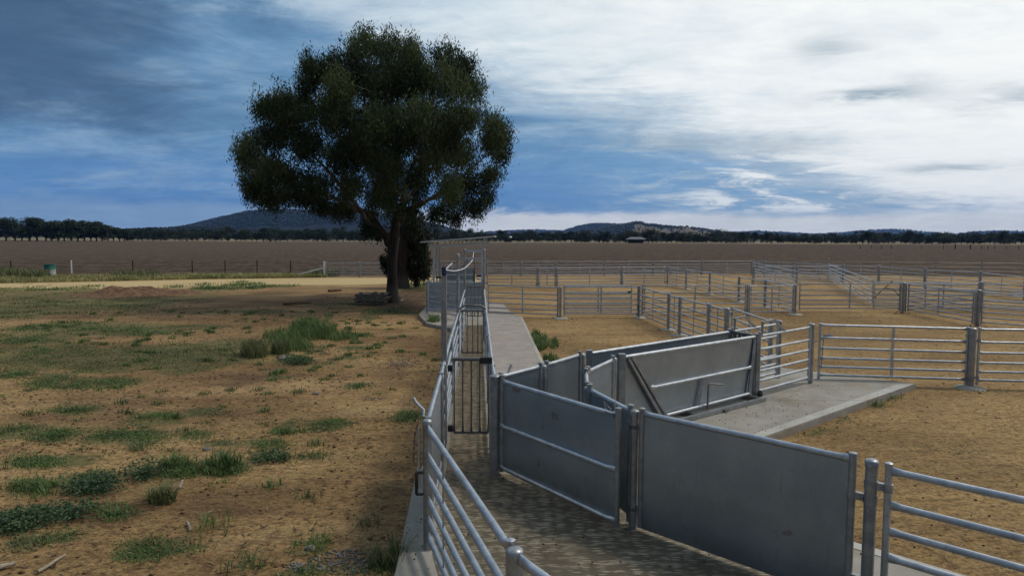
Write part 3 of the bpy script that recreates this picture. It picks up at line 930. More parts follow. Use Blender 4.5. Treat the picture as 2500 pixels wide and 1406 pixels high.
def post(parent, P, h=1.06, r=0.036, foot=False, m='galv_post', square=False, name='post', n=14):
    P = Vector(P)
    if square:
        mb = MB().beam(P, P + Vector((0, 0, h - 0.012)), r * 2, r * 2)
        mb.beam(P + Vector((0, 0, h - 0.014)), P + Vector((0, 0, h)), r * 2.2, r * 2.2)
        o = mb.build(name, m, parent, smooth=False, bevel=0.004)
    else:
        o = post_mb(P, h, r, n).build(name, m, parent)
    if foot:
        mb = MB().lathe(P, [(0.27, -0.05), (0.25, 0.012), (0.21, 0.035), (0.10, 0.05)], 16)
        for i, v in enumerate(mb.v):
            mb.v[i] = v + Vector((mnoise.noise(v * 3.1), mnoise.noise(v * 3.1 + Vector((5, 5, 5))), 0)) * 0.07
        mb.build('footing', 'footing_concrete', o)
    return o


def rail_mb(A, B, r=0.0215, n=10, flare=True):
    A, B = Vector(A), Vector(B)
    L = (B - A).length
    if flare and L > 0.5:
        e = 0.09 / L
        pts = [A, lerp(A, B, e * 0.5), lerp(A, B, e), lerp(A, B, 1 - e), lerp(A, B, 1 - e * 0.5), B]
        sx = [(0.45, 1.35), (0.6, 1.28), (0.95, 1.0), (0.95, 1.0), (0.6, 1.28), (0.45, 1.35)]
        return MB().tube(pts, r, n, sx)
    return MB().tube([A, B], r, n)


def panel(parent, A, B, zA=0.0, zB=None, name='panel', ends=(True, True), brace=True, hs=HS, m='galv', r=0.0215, n=10, up_h=1.075, flare=True, ground=0.06, chain=False):
    """one rail panel or gate: end uprights and stay as the frame, each rail its own piece"""
    zB = zA if zB is None else zB
    A = Vector((A[0], A[1], zA))
    B = Vector((B[0], B[1], zB))
    mb = MB()
    for E, on in ((A, ends[0]), (B, ends[1])):
        if on:
            mb.lathe(E, [(0.0235, ground), (0.0235, up_h - 0.02), (0.0265, up_h - 0.018), (0.026, up_h - 0.004), (0.012, up_h + 0.003)], n)
    if brace:
        c = lerp(A, B, 0.5)
        t = (B - A).normalized()
        side = Vector((-t.y, t.x, 0))
        mb.beam(c + Vector((0, 0, hs[0])), c + Vector((0, 0, hs[-1] - 0.01)), 0.012, 0.05, up=t)
    for h in (hs[0], hs[-1]):
        r2_ = rail_mb(A + Vector((0, 0, h)), B + Vector((0, 0, h)), r, n, flare)
        o_ = len(mb.v)
        mb.v += r2_.v
        mb.f += [tuple(i_ + o_ for i_ in f_) for f_ in r2_.f]
    fr = mb.build(name, m, parent)
    for h in hs[1:-1]:
        rail_mb(A + Vector((0, 0, h)), B + Vector((0, 0, h)), r, n, flare).build('rail', m, fr)
    return fr


def inset(A, B, a, b):
    A, B = Vector(A), Vector(B)
    t = (B - A).normalized()
    return A + t * a, B - t * b


def clamp(parent, P, Q, z, r=0.05):
    """lug pair joining a post P to an upright Q"""
    mb = MB()
    P, Q = Vector(P), Vector(Q)
    mb.lathe(Vector((P.x, P.y, z)), [(r, -0.03), (r, 0.03)], 12)
    mb.lathe(Vector((Q.x, Q.y, z)), [(0.031, -0.028), (0.031, 0.028)], 12)
    mb.beam((P.x, P.y, z), (Q.x, Q.y, z), 0.035, 0.05)
    mid = (P + Q) / 2
    mb.tube([Vector((mid.x, mid.y, z)) + Vector((0, -0.035, 0)), Vector((mid.x, mid.y, z)) + Vector((0, 0.035, 0))], 0.011, 8)
    return mb.build('clamp', 'galv_post', parent)


def sheeted(parent, A, B, zA, zB=None, name='sheet_panel', pipes=(1.04,), low=0.07, pipe_side=0, pr=0.024, m='galv_sheet', uprights=(True, True)):
    """solid panel: frame uprights, one sheet, pipes along it"""
    zB = zA if zB is None else zB
    A = Vector((A[0], A[1], zA))
    B = Vector((B[0], B[1], zB))
    t = (B - A)
    t.z = 0
    t.normalize()
    nrm = Vector((-t.y, t.x, 0))
    fr = MB().slab(A, B, low, 1.03, 0.006, zA, zB).build(name, m, parent, smooth=False)
    for E, on in ((A, uprights[0]), (B, uprights[1])):
        if on:
            MB().lathe(E, [(0.026, 0.04), (0.026, 1.07), (0.029, 1.072), (0.028, 1.09), (0.012, 1.096)], 12).build('upright', 'galv_post', fr)
    for i, h in enumerate(pipes):
        off = nrm * (pipe_side * 0.02 if h < 1.0 else 0)
        rail_mb(A + Vector((0, 0, h)) + off, B + Vector((0, 0, h)) + off, pr, 12).build('rail', 'galv', fr)
    return fr


def chain_mb(A, B, sag=0.05, step=0.028):
    A, B = Vector(A), Vector(B)
    mb = MB()
    k = max(3, int((B - A).length / step))
    for i in range(k):
        a, b = i / k, (i + 1) / k
        p = lerp(A, B, a) - Vector((0, 0, sag * 4 * a * (1 - a)))
        q = lerp(A, B, b) - Vector((0, 0, sag * 4 * b * (1 - b)))
        mb.beam(p, q, 0.016 if i % 2 else 0.006, 0.006 if i % 2 else 0.016)
    return mb


# ---------- front of the yard
P1257 = at(1257, 1343, CAPZ)
P1257.z = SL
t = thing('rail_fence', RL[0], 'nearest six-rail galvanised fence, running from the chained post towards the camera', 'fence')
post(t, RL[0], 1.08, 0.037)
post(t, P1257, 1.06, 0.040)
a, b = inset(RL[0], P1257, 0.03, 0.075)
fr = panel(t, a, b, SL, ends=(False, True), brace=False, r=0.024, n=14)
mb = MB()
c = lerp(RL[0], P1257, 0.27)
mb.beam(c + Vector((0, 0, 0.1)), c + Vector((0, 0, 1.0)), 0.010, 0.03)
mb.build('stay', 'galv_post', fr)
nx = P1257 + Vector((0.62, -0.95, 0))
post(t, nx, 1.06, 0.04)
a, b = inset(P1257, nx, 0.05, 0.06)
panel(t, a, b, SL, ends=(False, True), brace=False, r=0.024, n=14)

# side gate with lever and slide bolt
a, b = inset(RL[0], RL[1], 0.06, 0.06)
t = thing('side_gate', a, 'narrow sheeted gate with tilted lever handle and hanging chain beside the race mouth', 'gate')
sheeted(t, a, b, SL, pipes=(1.05, 0.1), name='sheet', m='galv')
lv = RL[0] + Vector((-0.075, 0.12, 0))
mb = MB().tube([lv + Vector((0.03, -0.03, 1.08)), lv + Vector((0.03, 0, 1.13)), lv + Vector((-0.035, 0.0, 1.19)), lv + Vector((-0.055, 0.0, 1.23))], [0.012, 0.012, 0.015, 0.015], 10)
mb.build('lever_handle', 'galv', t)
bx = RL[0] + Vector((-0.065, -0.02, 0))
mb = MB().tube([bx + Vector((0, 0, 0.70)), bx + Vector((0, 0, 1.02))], 0.013, 10)
mb.tube([bx + Vector((0, 0, 0.52)), bx + Vector((0, 0, 0.70))], 0.009, 8)
mb.build('slide_bolt', 'galv', t)
mb = MB()
for zz_ in (0.47, 0.65):
    mb.beam(bx + Vector((-0.025, 0, zz_)), bx + Vector((0.03, 0, zz_)), 0.03, 0.014)
mb.beam(bx + Vector((-0.022, 0, 0.47)), bx + Vector((-0.022, 0, 0.65)), 0.025, 0.008)
mb.build('bolt_keeper', 'dark_steel', t)
chain_mb(bx + Vector((0.0, 0, 1.08)), bx + Vector((-0.035, 0.0, 0.95)), 0.0).build('chain', 'galv_dark', t)
chain_mb(bx + Vector((-0.035, 0, 0.95)), bx + Vector((-0.05, 0.02, 0.72)), 0.0).build('chain', 'galv_dark', t)

# ---------- the race
t = thing('race_fence', RL[1], 'left rail side of the narrow sheep race, running away from the chained side gate', 'fence')
for i, pt in enumerate(RL[1:]):
    post(t, pt, 1.05, 0.035)
for i in range(1, len(RL) - 1):
    a, b = inset(RL[i], RL[i + 1], 0.03, 0.03)
    panel(t, a, b, SL, ends=(False, False), brace=True, r=0.026, n=12)
t = thing('race_fence', RR[0], 'right rail side of the narrow sheep race, along the pinkish concrete path', 'fence')
post(t, RR[0], 1.08, 0.058)
for pt in RR[1:]:
    post(t, pt, 1.05, 0.035)
for i in range(0, len(RR) - 1):
    a, b = inset(RR[i], RR[i + 1], 0.03, 0.03)
    panel(t, a, b, SL, ends=(False, False), brace=True, r=0.026, n=12)


def race_gate(A, B, z0, z1, label, hoop=False, motor=False, bars=5):
    A, B = inset(A, B, 0.075, 0.055)
    t = thing('race_gate', A, label, 'gate', 'slatted gates across the race')
    MB().tube([A + Vector((-0.02, 0, z1)), B + Vector((0.02, 0, z1))], 0.024, 12).build('top_rail', 'galv_dark', t)
    MB().beam(A + Vector((0, 0, z0)), B + Vector((0, 0, z0)), 0.03, 0.025).build('bottom_rail', 'galv_dark', t)
    for k in range(bars):
        c = lerp(A, B, (k + 0.06) / (bars - 0.88))
        mb = MB()
        hh = [z0 + 0.012, z0 + 0.03, z0 + 0.10, z1 - 0.10, z1 - 0.03, z1 - 0.015]
        mb.tube([c + Vector((0, 0, h)) for h in hh], [0.027, 0.025, 0.0145, 0.0145, 0.021, 0.024], 10, [(1, .6)] * 6)
        mb.build('bar', 'galv_dark', t)
    if hoop:
        hp = [A + Vector((-0.05, 0.02, z1 + 0.03)), A + Vector((0.05, 0.02, z1 + 0.10)), B + Vector((-0.05, 0.02, z1 + 0.10)), B + Vector((0.05, 0.02, z1 + 0.03))]
        MB().tube(hp, 0.021, 12).build('hoop', 'galv_dark', t)
    if motor:
        c = lerp(A, B, 0.75)
        MB().beam(c + Vector((0, -0.03, z1 - 0.01)), B + Vector((0.04, -0.03, z1 - 0.01)), 0.07, 0.075).build('latch_box', 'dark_steel', t, smooth=False, bevel=0.006)
        for hz_ in (z0 + 0.05, z1 - 0.11):
            MB().beam(A + Vector((-0.07, 0, hz_)), A + Vector((-0.01, 0, hz_)), 0.06, 0.07).build('hinge', 'dark_steel', t, smooth=False, bevel=0.005)
    return t


race_gate(RL[2] + Vector((0.06, -0.12, 0)), RR[1] + Vector((0.02, -0.12, 0)), 0.24 , CAPZ - 0.03, 'nearest dark slatted gate across the race, with a black latch box on its top rail', motor=True)
race_gate(RL[4], RR[3], 0.26, CAPZ - 0.05, 'middle slatted gate across the race, under an angled hoop bar', hoop=True)
race_gate(RL[6], RR[5], 0.28, CAPZ - 0.01, 'farthest slatted gate across the race, in front of the grey-blue sheeted pen')

# tall members over the race
T1 = RL[2] + Vector((-0.01, 0.22, 0))
t = thing('tall_post', T1, 'tall square post left of the race, with a hose at its top', 'post')
post(t, T1, 2.08, 0.033, square=True, name='column')
MB().beam(T1 + Vector((0.0, 0, 2.08)), T1 + Vector((0.0, 0, 2.19)), 0.05, 0.045).build('valve', 'blue_plastic', t, smooth=False, bevel=0.006)
T2 = RL[4] + Vector((0.0, 0.07, 0))
t = thing('arm_post', T2, 'tall round post with a braced arm reaching over the middle of the race', 'post')
post(t, T2, 2.22, 0.030, name='column')
AR = Vector((RR[3].x, RR[3].y, SL))
MB().beam(T2 + Vector((0, 0, 2.13)), Vector((AR.x + 0.01, T2.y, SL + 2.13)), 0.03, 0.04).build('arm', 'galv', t, smooth=False)
MB().beam(T2 + Vector((0.02, 0, 1.82)), T2 + Vector((0.2, 0, 2.11)), 0.008, 0.05).build('knee_brace', 'galv_post', t, smooth=False)
A, B = RL[6] + Vector((0, 0.08, 0)), RR[5] + Vector((0, 0.08, 0))
t = thing('portal_frame', A, 'tall two-post portal with a crossbar over the far end of the race', 'frame')
post(t, A, 2.21, 0.031, name='column')
post(t, B, 2.21, 0.034, name='column')
MB().beam(A + Vector((0.03, 0, 2.15)), B + Vector((-0.03, 0, 2.15)), 0.05, 0.07).build('crossbar', 'galv', t, smooth=False, bevel=0.004)
mb = MB().tube([lerp(A, B, 0.5) + Vector((0.0, 0.0, 2.1)), lerp(A, B, 0.5) + Vector((0.0, -0.02, 1.1))], 0.008, 8)
mb.build('pull_rod', 'dark_steel', t)
hp = [T1 + Vector((0.0, 0, 2.17))] + [atd(*q_) for q_ in ((1085, 658, 8.8), (1092, 659.5, 9.5), (1100, 661, 10.2), (1110, 661.5, 11.0), (1119, 660, 11.6), (1128, 657.5, 12.2), (1137, 653, 12.8), (1144, 646, 13.3), (1150, 640, 13.7), (1154, 634, 14.0), (1155.2, 628, 14.3), (1155.8, 622, 17.0), (1156.5, 616, 19.8))]
o = MB().tube(hp, 0.007, 8).build('air_hose', 'rope_white')
tag(o, 'white air hose curving from the tall square post up to the portal over the race', 'hose')

# ---------- shelter and sheeted pen at the end of the race
def D(px, py, d):
    return atd(px, py, d)


d0 = 24.0
sh = thing('shelter', at(1059, 748, SL), 'small open shelter with a thin flat tilted roof at the far end of the race', 'shelter')
za, zb = D(1028, 593, d0), D(1208, 579, d0)
rx0, rz0, rx1, rz1 = za.x, za.z, zb.x, zb.z
mb = MB()
b0 = len(mb.v)
for (x_, z_) in ((rx0, rz0), (rx1, rz1)):
    for y_ in (d0 - 0.3, d0 + 2.4):
        for k in (0, 0.045):
            mb.v.append(Vector((x_, y_, z_ + k)))
for f in ((0, 1, 3, 2), (4, 6, 7, 5), (0, 4, 5, 1), (2, 3, 7, 6), (1, 5, 7, 3), (0, 2, 6, 4)):
    mb.f.append(f)
mb.build('roof', 'shelter_steel', sh, smooth=False)


def roofz(x_):
    return rz0 + (rz1 - rz0) * (x_ - rx0) / (rx1 - rx0)


for y_ in (d0, d0 + 2.1):
    xa, xb = D(1047, 600, d0).x, D(1189, 588, d0).x
    MB().beam((xa, y_, roofz(xa) - 0.17), (xb, y_, roofz(xb) - 0.17), 0.06, 0.09).build('beam', 'shelter_steel', sh, smooth=False, bevel=0.004)
    for k in range(5):
        x_ = lerp(xa + 0.1, xb - 0.1, k / 4)
        MB().beam((x_, y_, roofz(x_) - 0.122), (x_, y_, roofz(x_) - 0.005), 0.05, 0.035).build('cleat', 'shelter_steel', sh, smooth=False)
for px_, y_ in ((1059, d0), (1177, d0), (1074, d0 + 2.1), (1179, d0 + 2.1)):
    x_ = D(px_, 640, y_).x
    MB().beam((x_, y_, SL), (x_, y_, roofz(x_) - 0.215), 0.062, 0.062).build('column', 'shelter_steel', sh, smooth=False, bevel=0.004)
x_ = D(1066.5, 640, d0 + 1.1).x
MB().beam((x_, d0 + 1.1, SL), (x_, d0 + 1.1, roofz(x_) - 0.01), 0.05, 0.05).build('column', 'shelter_steel', sh, smooth=False, bevel=0.004)
# sheeted pen
A, B = D(1048, 757, 23.3), D(1178, 757, 23.3)
A.z = B.z = SL
pn = thing('sheeted_pen', A, 'grey-blue sheeted pen with pale pipe rails under the small shelter', 'pen')
sheeted(pn, A, B, SL, pipes=(1.01, 0.50, 0.10), name='front_sheet', pipe_side=-1, low=0.1)
mb = MB().tube([A + Vector((0.0, 0, 1.01)), A + Vector((-0.02, 0.25, 1.03)), A + Vector((0.04, 0.6, 1.08)), A + Vector((0.02, 1.4, 1.1))], 0.022, 10)
mb.build('curved_rail', 'galv', pn)
A2, B2 = D(1090, 690, 26.6), D(1158, 690, 26.6)
A2.z = B2.z = SL
MB().slab(A2, B2, 0.25, 1.33, 0.012, SL, SL).build('back_sheet', 'galv_sheet', pn, smooth=False)
A3, B3 = D(1088, 671, 25.2), D(1158, 671, 25.2)
for z_ in (1.27, 1.05):
    MB().tube([Vector((A3.x, A3.y, z_)), Vector((B3.x, B3.y, z_))], 0.022, 10).build('rail', 'white_paint', pn)
for x_ in (A3.x, B3.x):
    MB().beam((x_, A3.y + 0.05, SL), (x_, A3.y + 0.05, 1.45), 0.05, 0.06).build('stanchion', 'galv_dark', pn, smooth=False)
MB().slab(A3, A2, 0.5, 1.25, 0.01, SL, SL).build('side_sheet', 'galv_sheet', pn, smooth=False)
Lx = D(1075, 680, 25.0)
for k, (dx, dz, w) in enumerate(((0, 1.18, 0.16), (-0.12, 0.98, 0.13))):
    MB().tube([Vector((Lx.x + dx - w, 25.0, dz)), Vector((Lx.x + dx + w, 25.0, dz))], 0.035, 10).build('air_cylinder', 'black_rubber', pn)
for k, z_ in enumerate((1.28, 1.16, 1.02, 0.92)):
    x_ = D(1169, 660, 24.4).x
    mb = MB().tube([Vector((x_ - 0.09, 24.4, z_)), Vector((x_ + 0.09, 24.4, z_ + (0.03 if k > 1 else 0)))], 0.035, 10)
    mb.build('air_cylinder', 'black_rubber' if k % 2 == 0 else 'white_paint', pn)
MB().beam((D(1156, 660, 24.6).x, 24.6, 0.6), (D(1156, 660, 24.6).x, 24.6, 1.5), 0.05, 0.05).build('stanchion', 'galv_dark', pn, smooth=False)
MB().tube([D(1163, 692, 23.6), D(1174, 704, 23.3)], 0.016, 8).build('strut', 'galv', pn)
# small ramp rails seen above the pen
rb = D(1104, 660, 30.5)
t = thing('loading_rail', Vector((rb.x, rb.y, 0)), 'short sloping rail section rising behind the sheeted pen', 'rail')
for k, (z_a, z_b) in enumerate(((1.22, 1.46), (0.98, 1.2), (0.75, 0.95))):
    a = D(1083, 640, 29.0)
    b = D(1103, 640, 31.0)
    MB().tube([Vector((a.x, a.y, z_a)), Vector((b.x, b.y, z_b))], 0.024, 8).build('rail', 'white_paint', t)
for px_, d_, zt in ((1084, 29.0, 1.25), (1094, 30.1, 1.34), (1103.5, 31.0, 1.56)):
    a = D(px_, 640, d_)
    MB().tube([Vector((a.x, a.y, 0)), Vector((a.x, a.y, zt))], 0.026, 8).build('upright', 'galv', t)
# slanting rail gate on the platform
A = at(1043, 764, SL)
B = at(1116, 770, SL + 0.14)
B.z = SL
t = thing('rail_gate', A, 'six-rail gate on the platform slab, slanting from its lone post before the sheeted pen', 'gate')
post(t, A, 1.06, 0.036)
a, b = inset(A, B, 0.07, 0.0)
fr = panel(t, a, b, SL, brace=False, n=8)
c = lerp(a, b, 0.62)
MB().beam(c + Vector((0, -0.02, 0.02)), c + Vector((0, -0.02, 1.03)), 0.05, 0.012).build('stay', 'galv_post', fr, smooth=False)
MB().beam(c + Vector((0.02, -0.05, 0.62)), c + Vector((0.09, -0.05, 0.70)), 0.03, 0.1).build('latch', 'galv_dark', fr, smooth=False)

# ---------- drafting area
PB = at(1545, 1290, SL)           # triple-clamped front post
PC = at(2129, 1125, CAPZ + 0.01)
PC.z = SL
PD = at(1431, 905, CAPZ)          # far end of the short edge-on gate
PD.z = SL
PE = at(1434, 944, CAPZ)
PE.z = SL
PK1 = at(1327, 891, CAPZ)
PK1.z = SL
PK2 = at(1421.5, 863, CAPZ)
PK2.z = SL
PK3 = at(1500, 873.5, CAPZ)
PK3.z = SL

# swinging draft gate
A = RR[0] + Vector((0.075, -0.05, 0))
B = at(1505, 1284, SL + 0.04)
B.z = SL
t = thing('draft_gate', A, 'sheeted gate with three pipe rails swinging from the thick post beside the race', 'gate')
fr = sheeted(t, A, B, SL, pipes=(1.02, 0.545, 0.09), name='sheet', pipe_side=-1, pr=0.023)
tdir = (B - A).normalized()
c = lerp(A, B, 0.92)
mb = MB().tube([c + Vector((0, 0, 1.03)), c + Vector((-0.03, 0.01, 1.12)), c + Vector((0.04, 0.02, 1.04)), c + Vector((0.07, 0.0, 1.12)), c + Vector((0.07, 0, 1.02))], 0.0045, 6)
mb.build('wire_loop', 'galv', t)
mb = MB().beam(lerp(A, B, 0.965) + Vector((0, -0.03, 1.02)), lerp(A, B, 0.90) + Vector((0, -0.03, 1.02)), 0.02, 0.035)
mb.build('latch', 'galv_post', t)
for h in (0.93, 0.2):
    MB().lathe(RR[0] + Vector((0, 0, h)), [(0.063, -0.03), (0.063, 0.03)], 14).build('hinge', 'galv_post', t)

# sheet panel behind the draft gate
t = thing('wing_panel', PE, 'dark solid sheet panel partly hidden behind the three-pipe swinging gate, clamped to a front post', 'panel')
post(t, PE, 1.05, 0.034)
a, b = inset(PE, PB, 0.06, 0.075)
sheeted(t, a, b, SL, pipes=(1.03,), name='sheet', low=0.09)
clamp(t, PB, b, SL + 0.93, 0.043)
clamp(t, PB, b, SL + 0.2, 0.043)
# big front panel
t = thing('sheet_fence', PB, 'largest plain sheet panel, with brown scuffs, between two round posts nearest the camera', 'fence')
post(t, PB, 1.06, 0.038)
post(t, PC, 1.07, 0.040)
a, b = inset(PB, PC, 0.075, 0.12)
fr = sheeted(t, a, b, SL, pipes=(1.045,), name='sheet_panel', low=0.03)
clamp(t, PB, a, SL + 0.90, 0.043)
clamp(t, PB, a, SL + 0.17, 0.043)
clamp(t, PC, b, SL + 0.80, 0.045)
clamp(t, PC, b, SL + 0.22, 0.045)
# front right rail fence
PF = PC + (PC - PB).normalized() * 2.3
t = thing('rail_fence', PC + Vector((0.05, -0.05, 0)), 'six-rail fence panel continuing the line of the large scuffed sheet panel', 'fence')
a, b = inset(PC, PF, 0.105, 0.08)
panel(t, a, b, SL, brace=True, r=0.0235, n=14)
post(t, PF, 1.07, 0.04)
clamp(t, PC, a, SL + 0.90, 0.045)

# solid fence from the race to the crate
t = thing('sheet_fence', PK1, 'two solid sheet panels with bright top pipes, from the thick race post to the crate', 'fence')
post(t, PK1, 1.05, 0.036)
post(t, PK2, 1.05, 0.04)
a, b = inset(RR[0], PK1, 0.10, 0.07)
sheeted(t, a, b, SL, name='sheet_panel')
clamp(t, PK1, b, SL + 0.9, 0.041)
a, b = inset(PK1, PK2, 0.07, 0.07)
sheeted(t, a, b, SL, name='sheet_panel')
lp = lerp(RR[0], PK1, 0.22)
MB().tube([lp + Vector((0.0, 0.06, 0.96)), lp + Vector((0.02, 0.12, 1.06)), lp + Vector((0.05, 0.16, 1.13))], [0.012, 0.013, 0.015], 10).build('lever_handle', 'galv_post', t)
# short solid wing to the crate
t = thing('wing_panel', PD, 'short pale sheet panel with a bright top pipe just left of the crate', 'panel')
post(t, PD, 1.05, 0.034)
post(t, PK3, 1.05, 0.032)
a, b = inset(PD, PK3, 0.06, 0.06)
sheeted(t, a, b, SL, pipes=(1.03, 0.12), name='sheet', pipe_side=-1)
clamp(t, PK3, b, SL + 0.88, 0.037)
# edge-on gate
a, b = inset(PD, PE, 0.06, 0.06)
t = thing('edge_gate', a, 'narrow gate seen end-on between two capped posts left of the crate', 'gate')
sheeted(t, a, b, SL, name='sheet', pipes=(1.03,))
c = lerp(a, b, 0.35)
MB().tube([c + Vector((0.05, 0, 0.7)), c + Vector((0.05, 0, 0.98))], 0.014, 8).build('latch', 'galv', t)

# ---------- the crate (two long solid sides on a base frame)
ZT = SL + 1.03
FL, FR_, BL, BR = at(1519, 867, ZT), at(1847, 817, ZT), at(1438, 858, ZT), at(1782, 806, ZT)
for v in (FL, FR_, BL, BR):
    v.z = SL
cr = thing('handling_crate', FL, 'long sheep crate with two slanting sheeted sides on a box-section base', 'crate')
for v, s_ in ((FL, 0.042), (BL, 0.040)):
    post(cr, v, 1.05, s_, square=True)
for v in (FR_, BR):
    post(cr, v, 1.05, 0.034, square=True)


def crate_side(A, B, sign):
    ax = (B - A).normalized()
    out = Vector((ax.y, -ax.x, 0)) * sign            # towards the outside
    L = (B - A).length

    def q(s_, z_, o_=0.0):
        return A + ax * (s_ * L) + out * o_ + Vector((0, 0, z_))
    a, b = q(0.02, 0), q(0.98, 0)
    sh_ = MB().slab(a, b, 0.10, 1.0, 0.008, SL, SL).build('side_sheet', 'galv_sheet', cr, smooth=False)
    MB().tube([q(0.015, 1.0), q(0.985, 1.0)], 0.026, 12).build('top_pipe', 'galv', sh_)
    MB().beam(q(0.03, 0.97, 0.03), q(0.24, 0.10, 0.05), 0.04, 0.04).build('diagonal', 'galv_post', sh_, smooth=False, bevel=0.004)
    MB().beam(q(0.055, 0.97, 0.03), q(0.275, 0.10, 0.05), 0.04, 0.04).build('diagonal', 'galv_post', sh_, smooth=False, bevel=0.004)
    rail_mb(q(0.175, 0.53, 0.035), q(0.945, 0.535, 0.035), 0.024, 12).build('middle_pipe', 'galv', sh_)
    MB().tube([q(0.26, 0.105, 0.045), q(0.93, 0.125, 0.045)], 0.025, 12).build('bottom_pipe', 'galv', sh_)
    MB().beam(q(0.975, 0.97, 0.02), q(0.925, 0.11, 0.05), 0.05, 0.04).build('end_stay', 'galv_post', sh_, smooth=False, bevel=0.004)
    MB().beam(q(0.54, 0.52, 0.035), q(0.505, 0.12, 0.045), 0.05, 0.02).build('stay', 'galv_post', sh_, smooth=False)
    return q


q = crate_side(FL, FR_, 1)
crate_side(BL, BR, -1)
MB().beam(q(0.02, 0.035, 0.18), q(1.0, 0.035, 0.18), 0.06, 0.06).build('base_beam', 'galv_post', cr, smooth=False, bevel=0.004)
w_ = (BR - FR_)
MB().beam(q(0.96, 0.04, 0.14), q(0.96, 0.04, -0.3), 0.08, 0.06).build('cross_beam', 'galv_dark', cr, smooth=False)
MB().beam(q(0.45, 0.04, 0.14), q(0.45, 0.04, -0.3), 0.08, 0.05).build('cross_beam', 'galv_dark', cr, smooth=False)
MB().tube([q(0.555, 0.07, 0.10), q(0.56, 0.42, 0.10), q(0.565, 0.44, 0.10), q(0.645, 0.405, 0.16)], 0.014, 8).build('lever', 'galv_dark', cr)
MB().beam(q(0.63, 0.03, 0.215), q(0.66, 0.03, 0.215), 0.05, 0.03).build('foot_lug', 'galv_dark', cr, smooth=False)
MB().beam(FR_ + Vector((0.02, -0.03, 0.0)), FR_ + Vector((0.02, -0.03, 1.04)), 0.06, 0.05).build('end_column', 'galv_post', cr, smooth=False, bevel=0.004)
MB().lathe(q(1.01, 0.09, 0.06), [(0.05, -0.04), (0.055, 0.0), (0.04, 0.05)], 12).build('pulley', 'dark_steel', cr)
# slatted end gate
a, b = inset(BR, FR_, 0.03, 0.05)
eg = MB().beam(a + Vector((0.03, 0.0, 1.0)), b + Vector((0.03, 0.0, 1.0)), 0.06, 0.05).build('end_gate', 'galv_dark', cr, smooth=False)
for k in range(5):
    c = lerp(a, b, (k + 0.5) / 5) + Vector((0.03, 0, 0))
    MB().beam(c + Vector((0, 0, 0.12)), c + Vector((0, 0, 0.975)), 0.05, 0.02).build('slat', 'galv_dark', eg, smooth=False)
MB().beam(a + Vector((0.03, 0.0, 0.1)), b + Vector((0.03, 0.0, 0.1)), 0.05, 0.04).build('bottom_bar', 'galv_dark', eg, smooth=False)

# exit race behind the crate
XF = at(1978, 935, SL)
XB = at(1899, 922, SL)
HSX = [0.11, 0.27, 0.43, 0.60, 0.78, 1.0]


def hoop(parent, A, B, s0, s1, s2):
    a, b, c = lerp(A, B, s0), lerp(A, B, s1), lerp(A, B, s2)
    mb = MB().beam(a + Vector((0, 0, 1.0)), a + Vector((0.015, 0.0, 1.22)), 0.03, 0.03)
    mb.beam(a + Vector((0.0, 0, 1.215)), b + Vector((0, 0, 1.225)), 0.03, 0.03)
    mb.beam(b + Vector((0, 0, 1.23)), c + Vector((0, 0, 1.01)), 0.03, 0.03)
    return mb.build('slide_bracket', 'galv_post', parent, smooth=False)


t = thing('exit_fence', FR_, 'near rail side of the short race behind the crate, with a trapezoid bracket', 'fence')
post(t, XF, 1.06, 0.042)
a, b = inset(FR_, XF, 0.10, 0.075)
panel(t, a, b, SL, brace=False, hs=HSX, n=12)
hoop(t, a, b, 0.03, 0.25, 0.48)
t = thing('exit_fence', BR, 'far rail side of the short race behind the crate, half hidden by its twin', 'fence')
post(t, XB, 1.06, 0.042)
a, b = inset(BR, XB, 0.08, 0.07)
panel(t, a, b, SL, brace=False, hs=HSX, n=10)
hoop(t, a, b, 0.03, 0.25, 0.48)

# right gate and fence by the slab tip
G0 = at(1998, 925, SL)
G0.z = 0.02
GP = at(2368, 948)
t = thing('yard_gate', G0, 'six-rail gate over the slab tip, with a hanging chain and a paddle latch', 'gate')
b = at(2356, 946)
fr = panel(t, G0, b, 0.03, 0.0, name='frame', n=12, hs=[0.15, 0.30, 0.46, 0.64, 0.83, 1.06], up_h=1.10, r=0.0225)
chain_mb(G0 + Vector((0.05, -0.03, 0.82)), G0 + Vector((0.03, -0.03, 0.30)), 0.0).build('chain', 'galv_dark', t)
chain_mb(G0 + Vector((0.0, -0.03, 0.84)), XF + Vector((0.04, 0, 0.74)), 0.03).build('chain', 'galv_dark', t)
MB().beam(G0 + Vector((0.06, 0, 0.87)), G0 + Vector((0.24, 0, 0.87)), 0.03, 0.07).build('latch_paddle', 'galv', t, smooth=False, bevel=0.01)
clamp(t, GP, b, 0.94, 0.062)
clamp(t, GP, b, 0.16, 0.062)
t = thing('rail_fence', GP, 'thick post in a concrete collar by the slab tip, with its six-rail panel', 'fence')
post(t, GP, 1.09, 0.056, foot=True)
a = at(2384, 948)
e = at(2545, 953) + Vector((1.0, -0.03, 0))
panel(t, a, e, 0.0, n=12, hs=[0.15, 0.30, 0.46, 0.64, 0.83, 1.06], up_h=1.10, r=0.0225)
clamp(t, GP, a, 0.86, 0.062)
clamp(t, GP, a, 0.2, 0.062)


